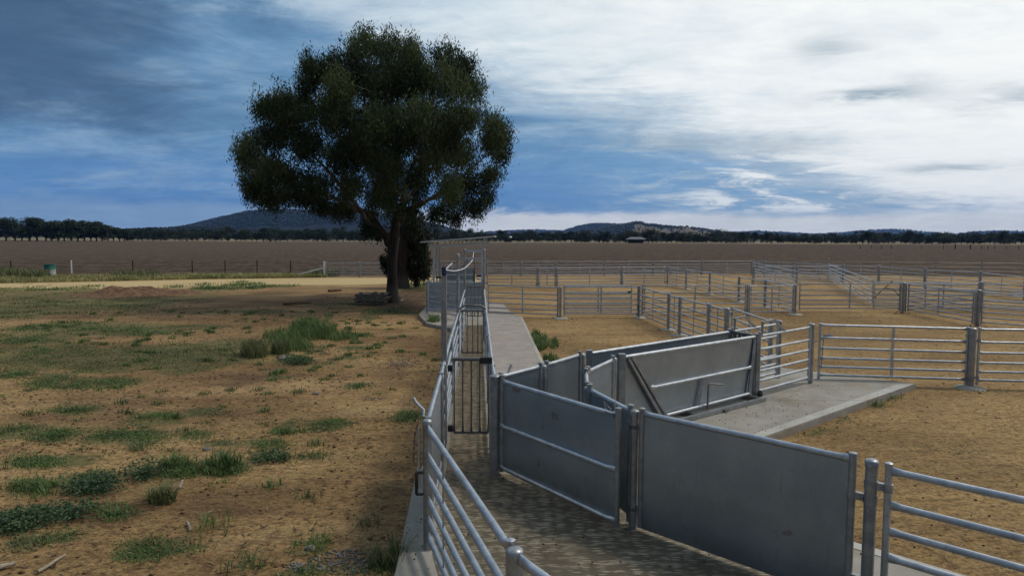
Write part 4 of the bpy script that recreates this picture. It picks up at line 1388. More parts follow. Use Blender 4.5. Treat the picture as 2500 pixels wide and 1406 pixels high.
# ---------- rail runs of the yard behind
def run(name, label, pts, feet=(), ends=None, r=0.0215, n=8, h=1.05, z=0.0, skip=(), posts=True, cat='fence', brace=True, pr=0.036, m='galv'):
    t = thing(name, pts[0], label, cat)
    for i, pt in enumerate(pts):
        if posts is True or i in posts:
            post(t, pt, h, pr, foot=i in feet, n=10)
    for i in range(len(pts) - 1):
        if i in skip:
            continue
        a, b = inset(pts[i], pts[i + 1], 0.075, 0.075)
        panel(t, a, b, z, n=n, r=r, m=m, brace=brace)
        if n >= 8:
            for h_ in (0.22, 0.9):
                clamp(t, pts[i], a, h_, pr + 0.005)
                clamp(t, pts[i + 1], b, h_ - 0.05, pr + 0.005)
    return t


def gate(label, A, B, n=8, name='rail_gate', hs=None, latch=None, m='galv'):
    t = thing(name, A, label, 'gate')
    panel(t, A, B, 0.0, name='frame', n=n, m=m, hs=hs or [0.14, 0.28, 0.44, 0.62, 0.80, 1.03])
    if latch == 'bar':
        a, b = Vector((A[0], A[1], 0)), Vector((B[0], B[1], 0))
        u = (b - a).normalized()
        MB().tube([a + u * 0.02 + Vector((0, -0.03, 0.45)), a + u * 0.15 + Vector((0, -0.03, 0.62)), a + u * 0.62 + Vector((0, -0.05, 1.1))], 0.016, 8).build('throw_lever', 'dark_steel', t)
    if latch == 'green':
        b = Vector((B[0], B[1], 0))
        MB().beam(b + Vector((-0.14, -0.03, 0.80)), b + Vector((-0.02, -0.03, 0.80)), 0.04, 0.10).build('latch', 'drum_green', t, smooth=False, bevel=0.006)
    if latch == 'brace':
        b = Vector((B[0], B[1], 0))
        a = Vector((A[0], A[1], 0))
        u = (b - a).normalized()
        MB().tube([b - u * 0.05 + Vector((0, -0.03, 0.62)), b - u * 0.28 + Vector((0, -0.03, 0.85)), b - u * 0.55 + Vector((0, -0.03, 0.88))], 0.014, 8).build('throw_lever', 'dark_steel', t)
    return t


PQ = at(1368, 778)
PP = at(1560, 776)
# front cross fence left bay
a0 = at(1189, 770, 0.0)
t = thing('rail_fence', a0, 'rail panel crossing the concrete path, from the race to a footed post', 'fence')
post(t, PQ, 1.05, 0.040, foot=True)
a, b = inset(a0, PQ, 0.05, 0.085)
panel(t, a, b, 0.0, n=8)
MB().lathe(PQ + Vector((-0.09, 0, 0)), [(0.025, 0.05), (0.025, 1.05), (0.012, 1.06)], 10).build('upright', 'galv_post', t)
gate('closed six-rail gate between the footed post and the corner post with a hanging strap', at(1377, 776), PP + Vector((-0.05, 0, 0)))
gate('open six-rail gate folded parallel just behind the closed gate, with a small green latch', at(1378, 771.5), at(1541, 771), latch='green')
# diagonal fence to the crate
PA1, PA2, PA3, PA4, PA5, PA6 = at(1632, 806), at(1659, 819), at(1732, 743, 1.05), at(1775, 755, 1.05), at(1786, 748.5, 1.06), at(1884, 781, 1.06)
for v in (PA3, PA4, PA5, PA6):
    v.z = 0
t = thing('rail_fence', PP, 'rail fence zigzagging from the strap-hung corner post down towards the crate', 'fence')
for v, f in ((PP, True), (PA1, True), (PA2, True), (PA3, True), (PA4, False), (PA6, False)):
    post(t, v, 1.06, 0.040, foot=f, n=12)
post(t, PA4 + Vector((0, -0.02, 0)), 1.08, 0.055, n=14)
for u, v in ((PP, PA1), (PA1, PA2), (PA2, PA3), (PA3, PA4), (PA5, PA6)):
    a, b = inset(u, v, 0.07, 0.09)
    panel(t, a, b, 0.0, n=10, brace=(b - a).length > 0.9)
    clamp(t, u, a, 0.9, 0.046)
    clamp(t, v, b, 0.84, 0.046)
MB().tube([PP + Vector((0.0, -0.05, 0.8)), PP + Vector((0.02, -0.06, 0.5)), PP + Vector((-0.05, -0.06, 0.33))], 0.018, 6).build('strap', 'black_rubber', t)
# middle cross fence
PM = at(1568, 769.5)
PN = at(1824, 771)
PO = at(1941, 769)
run('rail_fence', 'long rail fence across the middle of the yard, behind the zigzag fence', [PM, PN, PO], feet=(2,), n=8, brace=True)
# receding diagonal
run('rail_fence', 'straight rail fence slanting back through the middle of the yard, five bays long',
    [at(1629, 696.5), at(1674.5, 706), at(1732, 719.5), at(1803, 737), at(1867, 751), at(1937, 767)], feet=(1, 2, 3, 4), posts=(0, 1, 2, 3, 4), n=8)
# second fence back
run('rail_fence', 'rail fence parallel to the rearmost one, starting beside the shelter',
    [at(1186, 701), at(1313, 701.5), at(1358, 701), at(1518, 698), at(1626, 695.5)], n=8, posts=(1, 2, 3))
# rearmost
run('rail_fence', 'rearmost rail fence, along the edge of the ploughed field',
    [at(1072, 675), at(1188, 675), at(1271.5, 675), at(1356, 674.5), at(1475, 674), at(1594, 673), at(1713, 672), at(1835, 671)], n=6, r=0.024, h=1.0)
# right-hand outer fence
run('rail_fence', 'outer rail fence on the right, curving from the field edge towards the camera',
    [at(1838, 672), at(1866, 673.5), at(1936, 678), at(2057, 688.5), at(2145, 694.5), at(2257, 704.5), at(2392, 716.5), at(2500, 733), at(2640, 756)], n=6, r=0.023, h=1.12)
# inner cells at the right
run('rail_fence', 'short rail bay joining the outer fence to the long mid fence, right of centre', [at(1838, 693.5), at(1944, 692.5), at(2055, 691)], n=6, posts=(0, 1), r=0.022)
t = gate('rail gate swung half open, seen slanting, inside the rear right pen', at(1837, 677), at(1945, 713.5), n=6)
R1a, R1b = at(2021.5, 684), at(2129, 748)
t = thing('rail_fence', R1a, 'bright slanting rail panel ending at a tall lone post in the rear right pen', 'fence')
post(t, R1a, 1.4, 0.04, n=10)
a, b = inset(R1a, R1b, 0.1, 0.02)
panel(t, a, b, 0.0, n=6)
PU = at(2204, 764)
t = thing('gate_post', PU, 'round post between the wide gate and the slanting gate at right, on bare sand', 'post')
post(t, PU, 1.10, 0.05, n=12, name='column')
for sx_ in (-0.10, 0.09):
    MB().lathe(PU + Vector((sx_, 0, 0)), [(0.024, 0.05), (0.024, 1.05), (0.012, 1.06)], 10).build('upright', 'galv_post', t)
gate('wide six-rail gate on bare sand, next to the post with throw levers', at(1951, 762), at(2195, 762), latch='brace', m='galv_far')
PV = at(2386, 796)
gate('six-rail gate slanting towards the camera from the lever post, ending at a thick post', PU + Vector((0.16, -0.05, 0)), PV + Vector((-0.13, 0.05, 0)), n=10, m='galv_far')
t = thing('rail_fence', PV, 'thick post and rail panel at the right edge, behind the slab gate', 'fence')
post(t, PV, 1.12, 0.055, n=12)
a = PV + Vector((0.10, -0.03, 0))
panel(t, a, at(2530, 812) + Vector((0.9, -0.2, 0)), 0.0, n=8)
for dx_ in (-0.11, 0.1):
    MB().lathe(PV + Vector((dx_, -0.02, 0)), [(0.024, 0.05), (0.024, 1.06), (0.012, 1.07)], 10).build('upright', 'galv_post', t)
PW = at(2391, 760)
gate('rearward six-rail gate with a long dark throw lever, seen through the slanting gate', at(2132, 756), PW + Vector((-0.08, 0, 0)), latch='bar', m='galv_far')
gate('second rearward gate, just in front of the one with the long throw lever', at(2216, 763), at(2386, 763), m='galv_far')
t = thing('rail_fence', PW, 'post and rail panel leaving the right edge behind the thick right-hand post', 'fence')
post(t, PW, 1.10, 0.045, n=12)
panel(t, PW + Vector((0.08, -0.02, 0)), at(2545, 775) + Vector((1.2, 0, 0)), 0.0, n=8)

# ---------- far-left paddock gates and wire fence
GA, GB, GC = at(792, 676.5), at(878, 677), at(1000, 676.5)
t = thing('strainer_post', GA, 'white strainer post with a long sloping strut beside the paddock gates', 'post')
post(t, GA, 1.02, 0.07, m='white_paint', name='column', n=10)
sb = at(737, 672.5)
MB().tube([GA + Vector((-0.06, 0, 0.6)), Vector((sb.x, GA.y + 0.2, 0.06))], 0.045, 8).build('strut', 'white_paint', t)
t = thing('paddock_gate', GA, 'five-rail paddock gate hung on the white strainer post', 'gate')
HP = [0.1, 0.28, 0.47, 0.68, 0.94]
panel(t, GA + Vector((0.14, 0, 0)), GB + Vector((-0.06, 0, 0)), 0.0, name='frame', n=6, hs=HP, m='galv_far', up_h=1.0, r=0.026)
t = thing('paddock_gate', GB, 'second paddock gate, half hidden behind the big gum tree', 'gate')
post(t, GB, 1.02, 0.045, n=8)
panel(t, GB + Vector((0.10, 0, 0)), GC, 0.0, name='frame', n=6, hs=HP, m='galv_far', up_h=1.0, r=0.026)
panel(t, GC + Vector((0.1, 0, 0)), at(1068, 676), 0.0, name='frame', n=6, hs=HP, m='galv_far', up_h=1.0, r=0.026)

t = thing('wire_fence', at(175, 674), 'thin wire fence with dark steel pickets along the left edge of the ploughed field', 'fence')
wp = []
for px_, py_ in ((-120, 673.5), (28, 673), (175, 674), (325, 672.5), (470, 671.5), (550, 671), (628, 670.5), (710, 670.5)):
    v = at(px_, py_)
    wp.append(v)
    if px_ == 175:
        post(t, v, 1.02, 0.05, m='white_paint', n=8)
    else:
        mb = MB().beam(v, v + Vector((0, 0, 1.0)), 0.055, 0.05)
        mb.build('picket', 'picket_steel', t, smooth=False)
wp.append(GA)
for z_ in (0.35, 0.6, 0.85):
    MB().tube([v + Vector((0, 0, z_)) for v in wp], 0.005, 4).build('wire', 'picket_steel', t)
t = thing('wire_fence', at(2284, 674), 'thin wire fence of tall grey pickets beyond the outer rails on the right', 'fence')
wp = []
for px_ in (1945, 2060, 2172, 2284, 2396, 2500):
    v = at(px_, 670.5 + (px_ - 1945) * 0.0125)
    wp.append(v)
    MB().beam(v, v + Vector((0, 0, 1.15)), 0.035, 0.035).build('picket', 'galv_post', t, smooth=False)
for z_ in (0.4, 0.7, 1.0):
    MB().tube([v + Vector((0, 0, z_)) for v in wp], 0.005, 4).build('wire', 'galv_post', t)
# far pickets at the field's far edge
t = thing('wire_fence', Vector((40, 250, 0)), 'row of tiny dark fence posts across the far right of the ploughed field', 'fence')
for px_ in (2100, 2128, 2152, 2176, 2250, 2303, 2332, 2369, 2397, 2412, 2428, 2456, 2487):
    v = at(px_, 607.5 + (px_ - 2100) * 0.003)
    big = px_ in (2332, 2369)
    MB().beam(v, v + Vector((0, 0, 1.3 if big else 0.9)), 0.25 if big else 0.12, 0.12).build('post', 'picket_steel', t, smooth=False)

# ---------- drum, pallets, sticks, stones
v = at(122.5, 672)
t = thing('drum', v, 'old steel drum, green above and white below with a rust patch, standing in verge grass', 'drum')
MB().lathe(v, [(0.33, 0.0), (0.34, 0.02), (0.33, 0.04), (0.33, 0.40)], 20).build('lower_shell', 'drum_white', t)
MB().lathe(v + Vector((0, 0, 0.40)), [(0.33, 0.0), (0.34, 0.015), (0.33, 0.03), (0.33, 0.30), (0.345, 0.31), (0.34, 0.335), (0.29, 0.33), (0.28, 0.28)], 20).build('upper_shell', 'drum_green', t)
mb = MB()
for k in range(14):
    a = R(-150 + k * 5.2)
    for z_ in (0.06, 0.36):
        mb.v.append(v + Vector((math.cos(a) * 0.336, math.sin(a) * 0.336, z_ if 2 < k < 11 else lerp(z_, 0.2, 0.6))))
for k in range(13):
    mb.f.append((k * 2, k * 2 + 2, k * 2 + 3, k * 2 + 1))
mb.build('rust_patch', 'rust', t)


def pallet(loc, rot, label, broken=False):
    t = thing('pallet', loc, label, 'pallet', 'pallets stacked under the gum tree')
    ca, sa = math.cos(rot), math.sin(rot)

    def w(x, y, z):
        return Vector((loc[0] + x * ca - y * sa, loc[1] + x * sa + y * ca, loc[2] + z))
    for y in (-0.53, 0.0, 0.53):
        MB().beam(w(-0.6, y, 0.06), w(0.6, y, 0.06), 0.045, 0.09).build('bearer', 'old_wood', t, smooth=False)
    xs_ = (-0.55, -0.28, 0.0, 0.28, 0.55)
    for k, x in enumerate(xs_):
        if broken and k == 2:
            MB().beam(w(x - 0.18, -0.58, 0.125), w(x + 0.1, 0.5, 0.15), 0.11, 0.02).build('board', 'old_wood', t, smooth=False)
        else:
            MB().beam(w(x, -0.58, 0.115), w(x, 0.58, 0.115), 0.11, 0.02).build('board', 'old_wood', t, smooth=False)
    for x in (-0.5, 0.0, 0.5):
        MB().beam(w(x, -0.58, 0.006), w(x, 0.58, 0.006), 0.1, 0.018).build('base_board', 'old_wood', t, smooth=False)


pv = at(902, 746)
pallet((pv.x - 0.02, pv.y + 0.55, 0.02), R(6), 'lowest grey timber pallet of the stack under the gum tree, on the dirt')
pallet((pv.x + 0.03, pv.y + 0.50, 0.165), R(-3), 'middle grey timber pallet of the stack under the gum tree')
pallet((pv.x + 0.0, pv.y + 0.60, 0.31), R(4), 'topmost pallet of the stack under the gum tree, with one board askew', True)


def stick(px0, py0, px1, py1, r, label, m='grey_stick', name='stick', z=0.02):
    a, b = at(px0, py0), at(px1, py1)
    pts, rs = [], []
    for k in range(6):
        u = k / 5
        pts.append(lerp(a, b, u) + Vector((random.uniform(-.3, .3) * r * 2.5, random.uniform(-.3, .3) * r * 2.5, z + r * 0.6)))
        rs.append(r * (1 - 0.45 * u))
    o = MB().tube(pts, rs, 7).build(name, m)
    tag(o, label, 'stick')


stick(95, 1402, 164, 1360, 0.014, 'long pale stick lying at the bottom left corner of the dirt')
stick(-6, 1397, 34, 1381, 0.022, 'thick weathered wood piece cut by the left edge at the bottom')
stick(458, 1280, 467, 1300, 0.014, 'short curved dark stick lying on dirt below the lone grass tussock')
stick(300, 1388, 312, 1399, 0.010, 'tiny twig beside the bottom left grass mat') if False else None
stick(438, 1208, 446, 1188, 0.016, 'pale forked stick standing out of the lone grass tussock', z=0.06)
stick(640, 1150, 672, 1148, 0.006, 'thin dark twig on sand, right of the tall grass clumps', 'litter')
stick(826, 966, 850, 958, 0.008, 'small dark twig on open sand near the middle of the dirt', 'litter')
stick(690, 745, 760, 742, 0.05, 'dark fallen branch in the shade left of the pallets', 'litter')
stick(805, 713, 835, 711, 0.07, 'short dark log in the tree shade near the sandy track', 'litter')
stick(925, 745, 950, 728, 0.03, 'pale fallen branch leaning on the ground by the gum trunk', 'grey_stick')
stick(975, 738, 1005, 722, 0.03, 'thin fallen branch on litter right of the gum trunk', 'grey_stick')


def rock(px_, py_, r, label, seed):
    v = at(px_, py_)
    bm = bmesh.new()
    bmesh.ops.create_icosphere(bm, subdivisions=3, radius=r)
    for w in bm.verts:
        k = 1 + 0.35 * mnoise.noise(w.co / r * 1.1 + Vector((seed, 0, 0)))
        w.co = Vector((w.co.x * k * 1.2, w.co.y * k, w.co.z * k * 0.6)) + Vector((v.x, v.y, r * 0.35))
    me = bpy.data.meshes.new('rock')
    bm.to_mesh(me)
    bm.free()
    me.materials.append(M['stone'])
    o = bpy.data.objects.new('rock', me)
    C.objects.link(o)
    tag(o, label, 'rock')


rock(693, 877, 0.10, 'grey stone in weeds just below the tall grass clump', 1.0)
rock(770, 962, 0.05, 'small pale stone alone on the open sand', 2.0)
rock(756, 1340, 0.035, 'grey stone beside weeds and gravel near the slab', 5.0)
rock(505, 1098, 0.045, 'dark clod of earth by the upper grass patches', 7.0)


def scatter_rocks(name, pts, smin, smax, material, flat=0.6):
    """many little stones as one mesh (octahedra, roughened)"""
    base = np.array([(1, 0, 0), (0, 1, 0), (-1, 0, 0), (0, -1, 0), (0, 0, 1), (0, 0, -1)], float)
    tri = np.array([(0, 1, 4), (1, 2, 4), (2, 3, 4), (3, 0, 4), (1, 0, 5), (2, 1, 5), (3, 2, 5), (0, 3, 5)])
    k = len(pts)
    s_ = rng.uniform(smin, smax, (k, 1, 1)) * rng.uniform(0.7, 1.3, (k, 6, 1))
    a = rng.uniform(0, 2 * np.pi, k)
    V = base[None] * s_
    V[:, :, 2] *= flat
    X = V[:, :, 0] * np.cos(a)[:, None] - V[:, :, 1] * np.sin(a)[:, None]
    Y = V[:, :, 0] * np.sin(a)[:, None] + V[:, :, 1] * np.cos(a)[:, None]
    V[:, :, 0], V[:, :, 1] = X, Y
    V += np.asarray(pts)[:, None, :]
    V[:, :, 2] += (smin + smax) * 0.2
    F = (tri[None] + (np.arange(k) * 6)[:, None, None]).reshape(-1, 3)
    o = np_mesh(name, V.reshape(-1, 3), F, material)
    return struct(o, 'stuff')


def sample_px(px, py, rx, ry, k, z=0.0, power=0.5):
    r_ = rng.random(k) ** power
    a = rng.uniform(0, 2 * np.pi, k)
    out = np.zeros((k, 3))
    for i in range(k):
        v = at(px + rx * r_[i] * math.cos(a[i]), py + ry * r_[i] * math.sin(a[i]), z)
        out[i] = v
    return out


g = np.concatenate([sample_px(840, 1372, 90, 30, 240, power=0.6), sample_px(985, 886, 50, 11, 190, power=0.6), sample_px(1032, 778, 22, 8, 90), sample_px(1055, 795, 30, 4, 70), sample_px(880, 938, 34, 5, 40, power=0.9), sample_px(910, 975, 30, 6, 25, power=0.9), sample_px(730, 1385, 40, 12, 60, power=0.9)])
scatter_rocks('gravel', g, 0.008, 0.022, 'stone')
# sheep droppings and bark bits over the sand
pts = []
while len(pts) < 700:
    x, y = random.uniform(0.5, 17), random.uniform(3.5, 30)
    if mnoise.noise(Vector((x * 0.5, y * 0.5, 2.0))) > random.uniform(-0.4, 0.6):
        pts.append((x, y, 0.0))
scatter_rocks('droppings', pts, 0.009, 0.019, 'dung')
pts = []
for (cx, cy, k, sx_, sy_) in ((0.2, 5.2, 160, 1.0, 1.2), (4.2, 10.5, 260, 1.6, 1.2), (3.2, 9.0, 120, 1.0, 0.7), (-0.55, 10, 160, 0.2, 3.5), (0.1, 11.5, 90, 0.35, 3.5), (0.0, 21, 60, 0.3, 1.0), (1.9, 4.6, 90, 0.7, 0.7)):
    for i in range(k):
        x, y = random.gauss(cx, sx_), random.gauss(cy, sy_)
        pts.append((x, y, SL + 0.003))
from mathutils.geometry import intersect_point_tri_2d
def inpoly(x, y, poly):
    c = False
    j = len(poly) - 1
    for i in range(len(poly)):
        xi, yi = poly[i][0], poly[i][1]
        xj, yj = poly[j][0], poly[j][1]
        if (yi > y) != (yj > y) and x < (xj - xi) * (y - yi) / (yj - yi) + xi:
            c = not c
        j = i
    return c
pts = [p_ for p_ in pts if inpoly(p_[0], p_[1], poly_main)]
scatter_rocks('droppings', pts, 0.005, 0.012, 'dung')
pts = []
while len(pts) < 3200:
    x, y = random.uniform(-16, -0.95), random.uniform(3.2, 26)
    if mnoise.noise(Vector((x * 0.6, y * 0.6, 7.0))) > random.uniform(-0.5, 0.7):
        pts.append((x, y, 0.0))
scatter_rocks('soil_clods', pts, 0.008, 0.030, 'clod')

# ------------------------------------------------------------------ grass and weeds
def blades(bases, h, w, lean, seed=0, spread=1.0):
    """curved tapering blades: 5 verts, one quad as two tris + tip"""
    k = len(bases)
    rg = np.random.default_rng(seed)
    a = rg.uniform(0, 2 * np.pi, k)
    hh = h * rg.uniform(0.45, 1.25, k)
    ln = hh * lean * rg.uniform(0.2, 1.4, k)
    ww = w * rg.uniform(0.6, 1.3, k)
    dx, dy = np.cos(a), np.sin(a)
    sx, sy = -dy * ww / 2, dx * ww / 2
    b = np.asarray(bases)
    V = np.zeros((k, 5, 3))
    V[:, 0] = b + np.stack([-sx, -sy, np.full(k, -0.005)], 1)
    V[:, 1] = b + np.stack([sx, sy, np.full(k, -0.005)], 1)
    mid = b + np.stack([dx * ln * 0.35, dy * ln * 0.35, hh * 0.6], 1)
    V[:, 2] = mid + np.stack([sx * .8, sy * .8, np.zeros(k)], 1)
    V[:, 3] = mid + np.stack([-sx * .8, -sy * .8, np.zeros(k)], 1)
    V[:, 4] = b + np.stack([dx * ln, dy * ln, hh * 0.95], 1)
    i0 = (np.arange(k) * 5)[:, None]
    F = np.concatenate([i0 + np.array([[0, 1, 2]]), i0 + np.array([[0, 2, 3]]), i0 + np.array([[3, 2, 4]])])
    return V.reshape(-1, 3), F


def merge(parts):
    vs, fs, o = [], [], 0
    for v, f in parts:
        vs.append(v)
        fs.append(f + o)
        o += len(v)
    return np.concatenate(vs), np.concatenate(fs)


buckets = {'g': [], 'o': [], 'p': []}
for i, (px_, py_, rx, ry, k, h, kind) in enumerate(GRASS):
    # clumped: blades gather round random tuft centres inside the patch
    k = int(k * 0.62)
    nt = max(4, k // 16)
    big_ = sample_px(px_, py_, rx * 1.25, ry * 1.25, nt * 5, power=0.72)
    keep_ = [q_ for q_ in big_ if mnoise.fractal(Vector((q_[0] * 1.1, q_[1] * 0.8, 5.0)), 0.6, 2.0, 4) > -0.02]
    tc_ = np.array((keep_ if len(keep_) >= 4 else list(big_))[:nt])
    nt = len(tc_)
    d_ = at(px_, py_).y
    pick = rng.integers(0, nt, k)
    sp = 0.035 + 0.004 * d_
    b = tc_[pick] + np.concatenate([rng.normal(0, sp * 1.3, (k, 2)), np.zeros((k, 1))], 1)
    w = 0.0055 + 0.0009 * d_
    buckets[kind].append(blades(b, h * 0.46 * rng.uniform(0.7, 1.2), w * 0.8, 1.35, 100 + i))
# scattered sparse tufts over the left dirt
for i in range(620):
    x, y = random.uniform(-15, -1.2), random.uniform(4.0, 24)
    if mnoise.noise(Vector((x * 0.35, y * 0.35, 3.0))) < -0.05 or x > -1.6 - 0.02 * y and random.random() < 0.7:
        continue
    k = random.randint(12, 60)
    b = np.array([(x, y, 0)]) + np.concatenate([rng.normal(0, 0.05 + 0.02 * random.random(), (k, 2)), np.zeros((k, 1))], 1)
    buckets['g' if random.random() < 0.7 else 'o'].append(blades(b, random.uniform(0.03, 0.10), 0.006 + 0.0008 * y, 1.0, 900 + i))
# verge along the track
vx = rng.uniform(-200, 800, 15000)
vb = []
for x_ in vx:
    lo = np.interp(x_, [-200, 0, 250, 500, 800], [692.0, 691.0, 687.0, 681.5, 677.5])
    hi = np.interp(x_, [-200, 0, 250, 500, 800], [678.0, 676.5, 675.0, 673.5, 672.5])
    v = at(x_, random.uniform(hi, lo))
    vb.append((v.x, v.y, 0.0))
buckets['p'].append(blades(np.array(vb), 0.24, 0.05, 0.6, 5))
vb = []
for (px_, py_, rx, ry, k) in ((0, 676, 30, 6, 900), (28, 675, 20, 5, 700), (-60, 676, 60, 6, 1500), (85, 679, 40, 4, 700), (330, 677, 70, 3, 250), (790, 674, 40, 2, 350)):
    vb.append(sample_px(px_, py_, rx, ry, k))
buckets['o'].append(blades(np.concatenate(vb), 0.55, 0.05, 0.5, 6))
v, f = merge(buckets['g'])
struct(np_mesh('green_grass', v, f, 'grass_blade'), 'stuff')
v, f = merge(buckets['o'])
struct(np_mesh('olive_grass', v, f, 'grass_olive'), 'stuff')
v, f = merge(buckets['p'])
struct(np_mesh('verge_grass', v, f, 'grass_pale'), 'stuff')


def clump(name, label, spots, h, lean, mat_, cat='grass clump', w=None, seed=1):
    """spots: (px, py, rx, ry, n, height factor)"""
    v0 = at(spots[0][0], spots[0][1])
    parts = []
    for i, (px_, py_, rx, ry, k, hf) in enumerate(spots):
        b = sample_px(px_, py_, rx, ry, k, power=0.7)
        parts.append(blades(b, h * hf, w or (0.006 + 0.0008 * v0.y), lean, seed * 31 + i))
    v, f = merge(parts)
    o = np_mesh(name, v, f, mat_)
    tag(o, label, cat)
    return o


clump('grass_clump', 'largest tall green grass clump in the middle of the dirt, left of the race',
      [(765, 812, 60, 20, 1300, 1.0), (700, 828, 60, 18, 800, 0.75), (830, 824, 46, 10, 600, 0.55), (722, 850, 46, 11, 520, 0.6), (745, 800, 30, 12, 350, 1.15)], 0.30, 0.75, 'grass_blade', w=0.015, seed=1)
clump('grass_clump', 'pale feathery grass clump at the lower left foot of the largest clump', [(620, 868, 32, 8, 800, 1.0), (685, 860, 22, 7, 500, 0.9)], 0.34, 0.5, 'grass_olive', seed=2)
clump('grass_clump', 'lone light green grass tussock on bare dirt at lower left', [(395, 1222, 36, 12, 300, 1.0)], 0.17, 1.1, 'grass_olive', w=0.010, seed=3)
clump('grass_clump', 'spiky grass clump, right one of the two tall clumps at left centre', [(545, 1140, 44, 12, 300, 1.0)], 0.19, 1.0, 'grass_blade', w=0.010, seed=4)
clump('grass_clump', 'spiky grass clump left of its taller twin at left centre', [(425, 1142, 40, 10, 260, 1.0)], 0.17, 1.0, 'grass_blade', w=0.010, seed=5)
clump('grass_clump', 'grass growing along the right edge of the concrete path, above the solid panels', [(1318, 838, 22, 20, 420, 1.0), (1352, 842, 12, 12, 130, 0.9), (1345, 880, 22, 8, 160, 0.9), (1305, 818, 8, 8, 160, 0.8)], 0.17, 0.8, 'grass_blade', seed=6)
clump('grass_clump', 'small tuft growing at the edge of the platform slab left of the race', [(1058, 792, 14, 4, 220, 1.0)], 0.3, 0.7, 'grass_blade', seed=7)
clump('grass_clump', 'wispy long grass at the slab edge in the bottom centre', [(965, 1372, 24, 26, 110, 1.0), (925, 1382, 26, 14, 80, 0.9)], 0.22, 0.9, 'grass_olive', w=0.008, seed=8)


def weed(label, px_, py_, rx, ry, k, h, seed):
    """broad-leaved weed: short stems with small leaves"""
    rg = np.random.default_rng(seed)
    ctr = sample_px(px_, py_, rx, ry, max(3, k // 60), power=0.7)
    pick = rg.integers(0, len(ctr), k)
    b = ctr[pick].copy()
    ang = rg.uniform(0, 2 * np.pi, k)
    rad = 0.24 * np.sqrt(rg.random(k))
    hh = h * 0.75 * rg.random(k)
    b[:, 0] += np.cos(ang) * rad
    b[:, 1] += np.sin(ang) * rad
    b[:, 2] = hh
    v, f = leaf_quads(b, 0.035, 0.022, rg, 0.2)

    def strips(p0, p1, w0):
        d_ = p1 - p0
        sd = np.stack([-d_[:, 1], d_[:, 0], np.zeros(len(d_))], 1)
        sd /= np.linalg.norm(sd, axis=1)[:, None] + 1e-6
        V = np.stack([p0 - sd * w0, p0 + sd * w0, p1 + sd * w0 * 0.6, p1 - sd * w0 * 0.6], 1)
        return V.reshape(-1, 3), (np.arange(len(d_)) * 4)[:, None] + np.array([[0, 1, 2, 3]])
    root = ctr[pick].copy()
    root[:, 2] = 0.004
    hub = np.repeat(ctr.mean(axis=0)[None], len(ctr), 0)
    hub[:, 2] = 0.006
    run_ = ctr.copy()
    run_[:, 2] = 0.008
    v, f = merge([(v, f), strips(root, b, 0.0018), strips(hub, run_, 0.004)])
    o = np_mesh('weed', v, f, 'weed_leaf')
    tag(o, label, 'weed')


def leaf_quads(centers, length, width, rg, droop=0.75, lv=0.4):
    """lens-shaped leaves (4 verts) hanging mostly down when droop is high"""
    k = len(centers)
    L = length * rg.uniform(1 - lv, 1 + lv, k)
    W = width * rg.uniform(1 - lv, 1 + lv, k)
    a = rg.uniform(0, 2 * np.pi, k)
    el = -np.abs(rg.normal(0, 1, k)) * 0.5
    d = np.stack([np.cos(a), np.sin(a), np.zeros(k)], 1) * (1 - droop) + np.stack([rg.normal(0, .35, k), rg.normal(0, .35, k), -np.ones(k)], 1) * droop
    d /= np.linalg.norm(d, axis=1)[:, None]
    rnd = rg.normal(0, 1, (k, 3))
    s = np.cross(d, rnd)
    s /= np.linalg.norm(s, axis=1)[:, None] + 1e-9
    c = np.asarray(centers)
    V = np.zeros((k, 4, 3))
    V[:, 0] = c - d * (L / 2)[:, None]
    V[:, 1] = c + s * (W / 2)[:, None]
    V[:, 2] = c + d * (L / 2)[:, None]
    V[:, 3] = c - s * (W / 2)[:, None]
    F = (np.arange(k) * 4)[:, None] + np.array([[0, 1, 2, 3]])
    return V.reshape(-1, 3), F


pts = []
for v_ in (PP, PA1, PA2, PA3, PA4, PA6, PQ, PM, PN, PO, PU, PV, PW, GP):
    for k in range(26):
        a_ = random.uniform(0, 6.28)
        r_ = abs(random.gauss(0, 0.22)) + 0.05
        pts.append((v_.x + math.cos(a_) * r_, v_.y + math.sin(a_) * r_, 0.0))
scatter_rocks('soil_clods', pts, 0.010, 0.030, 'clod')
# loose straw, bark strips and twigs lying on the soil
def litter(name, boxes, length, width, mat_, seed):
    rg = np.random.default_rng(seed)
    P_ = []
    for (x0, x1, y0, y1, k) in boxes:
        y = y0 + (y1 - y0) * rg.random(k) ** 1.5
        x = rg.uniform(x0, x1, k)
        P_.append(np.stack([x, y, rg.uniform(0.004, 0.016, k)], 1))
    P_ = np.concatenate(P_)
    ok = np.array([mnoise.noise(Vector((p_[0] * 0.7, p_[1] * 0.5, seed))) > -0.15 and not inpoly(p_[0], p_[1], poly_main) for p_ in P_])
    P_ = P_[ok]
    k = len(P_)
    L = length * rg.uniform(0.4, 1.4, k)
    W = width * rg.uniform(0.6, 1.5, k) * (1 + P_[:, 1] * 0.04)
    a = rg.uniform(0, 2 * np.pi, k)
    d = np.stack([np.cos(a), np.sin(a), rg.normal(0, 0.12, k)], 1)
    sd = np.stack([-np.sin(a), np.cos(a), rg.normal(0, 0.2, k)], 1)
    V = np.zeros((k, 4, 3))
    V[:, 0] = P_ - d * L[:, None] / 2
    V[:, 1] = P_ + sd * W[:, None] / 2 + d * (L * 0.1 * rg.normal(0, 1, k))[:, None]
    V[:, 2] = P_ + d * L[:, None] / 2
    V[:, 3] = P_ - sd * W[:, None] / 2
    F = (np.arange(k) * 4)[:, None] + np.array([[0, 1, 2, 3]])
    struct(np_mesh(name, V.reshape(-1, 3), F, mat_), 'stuff')


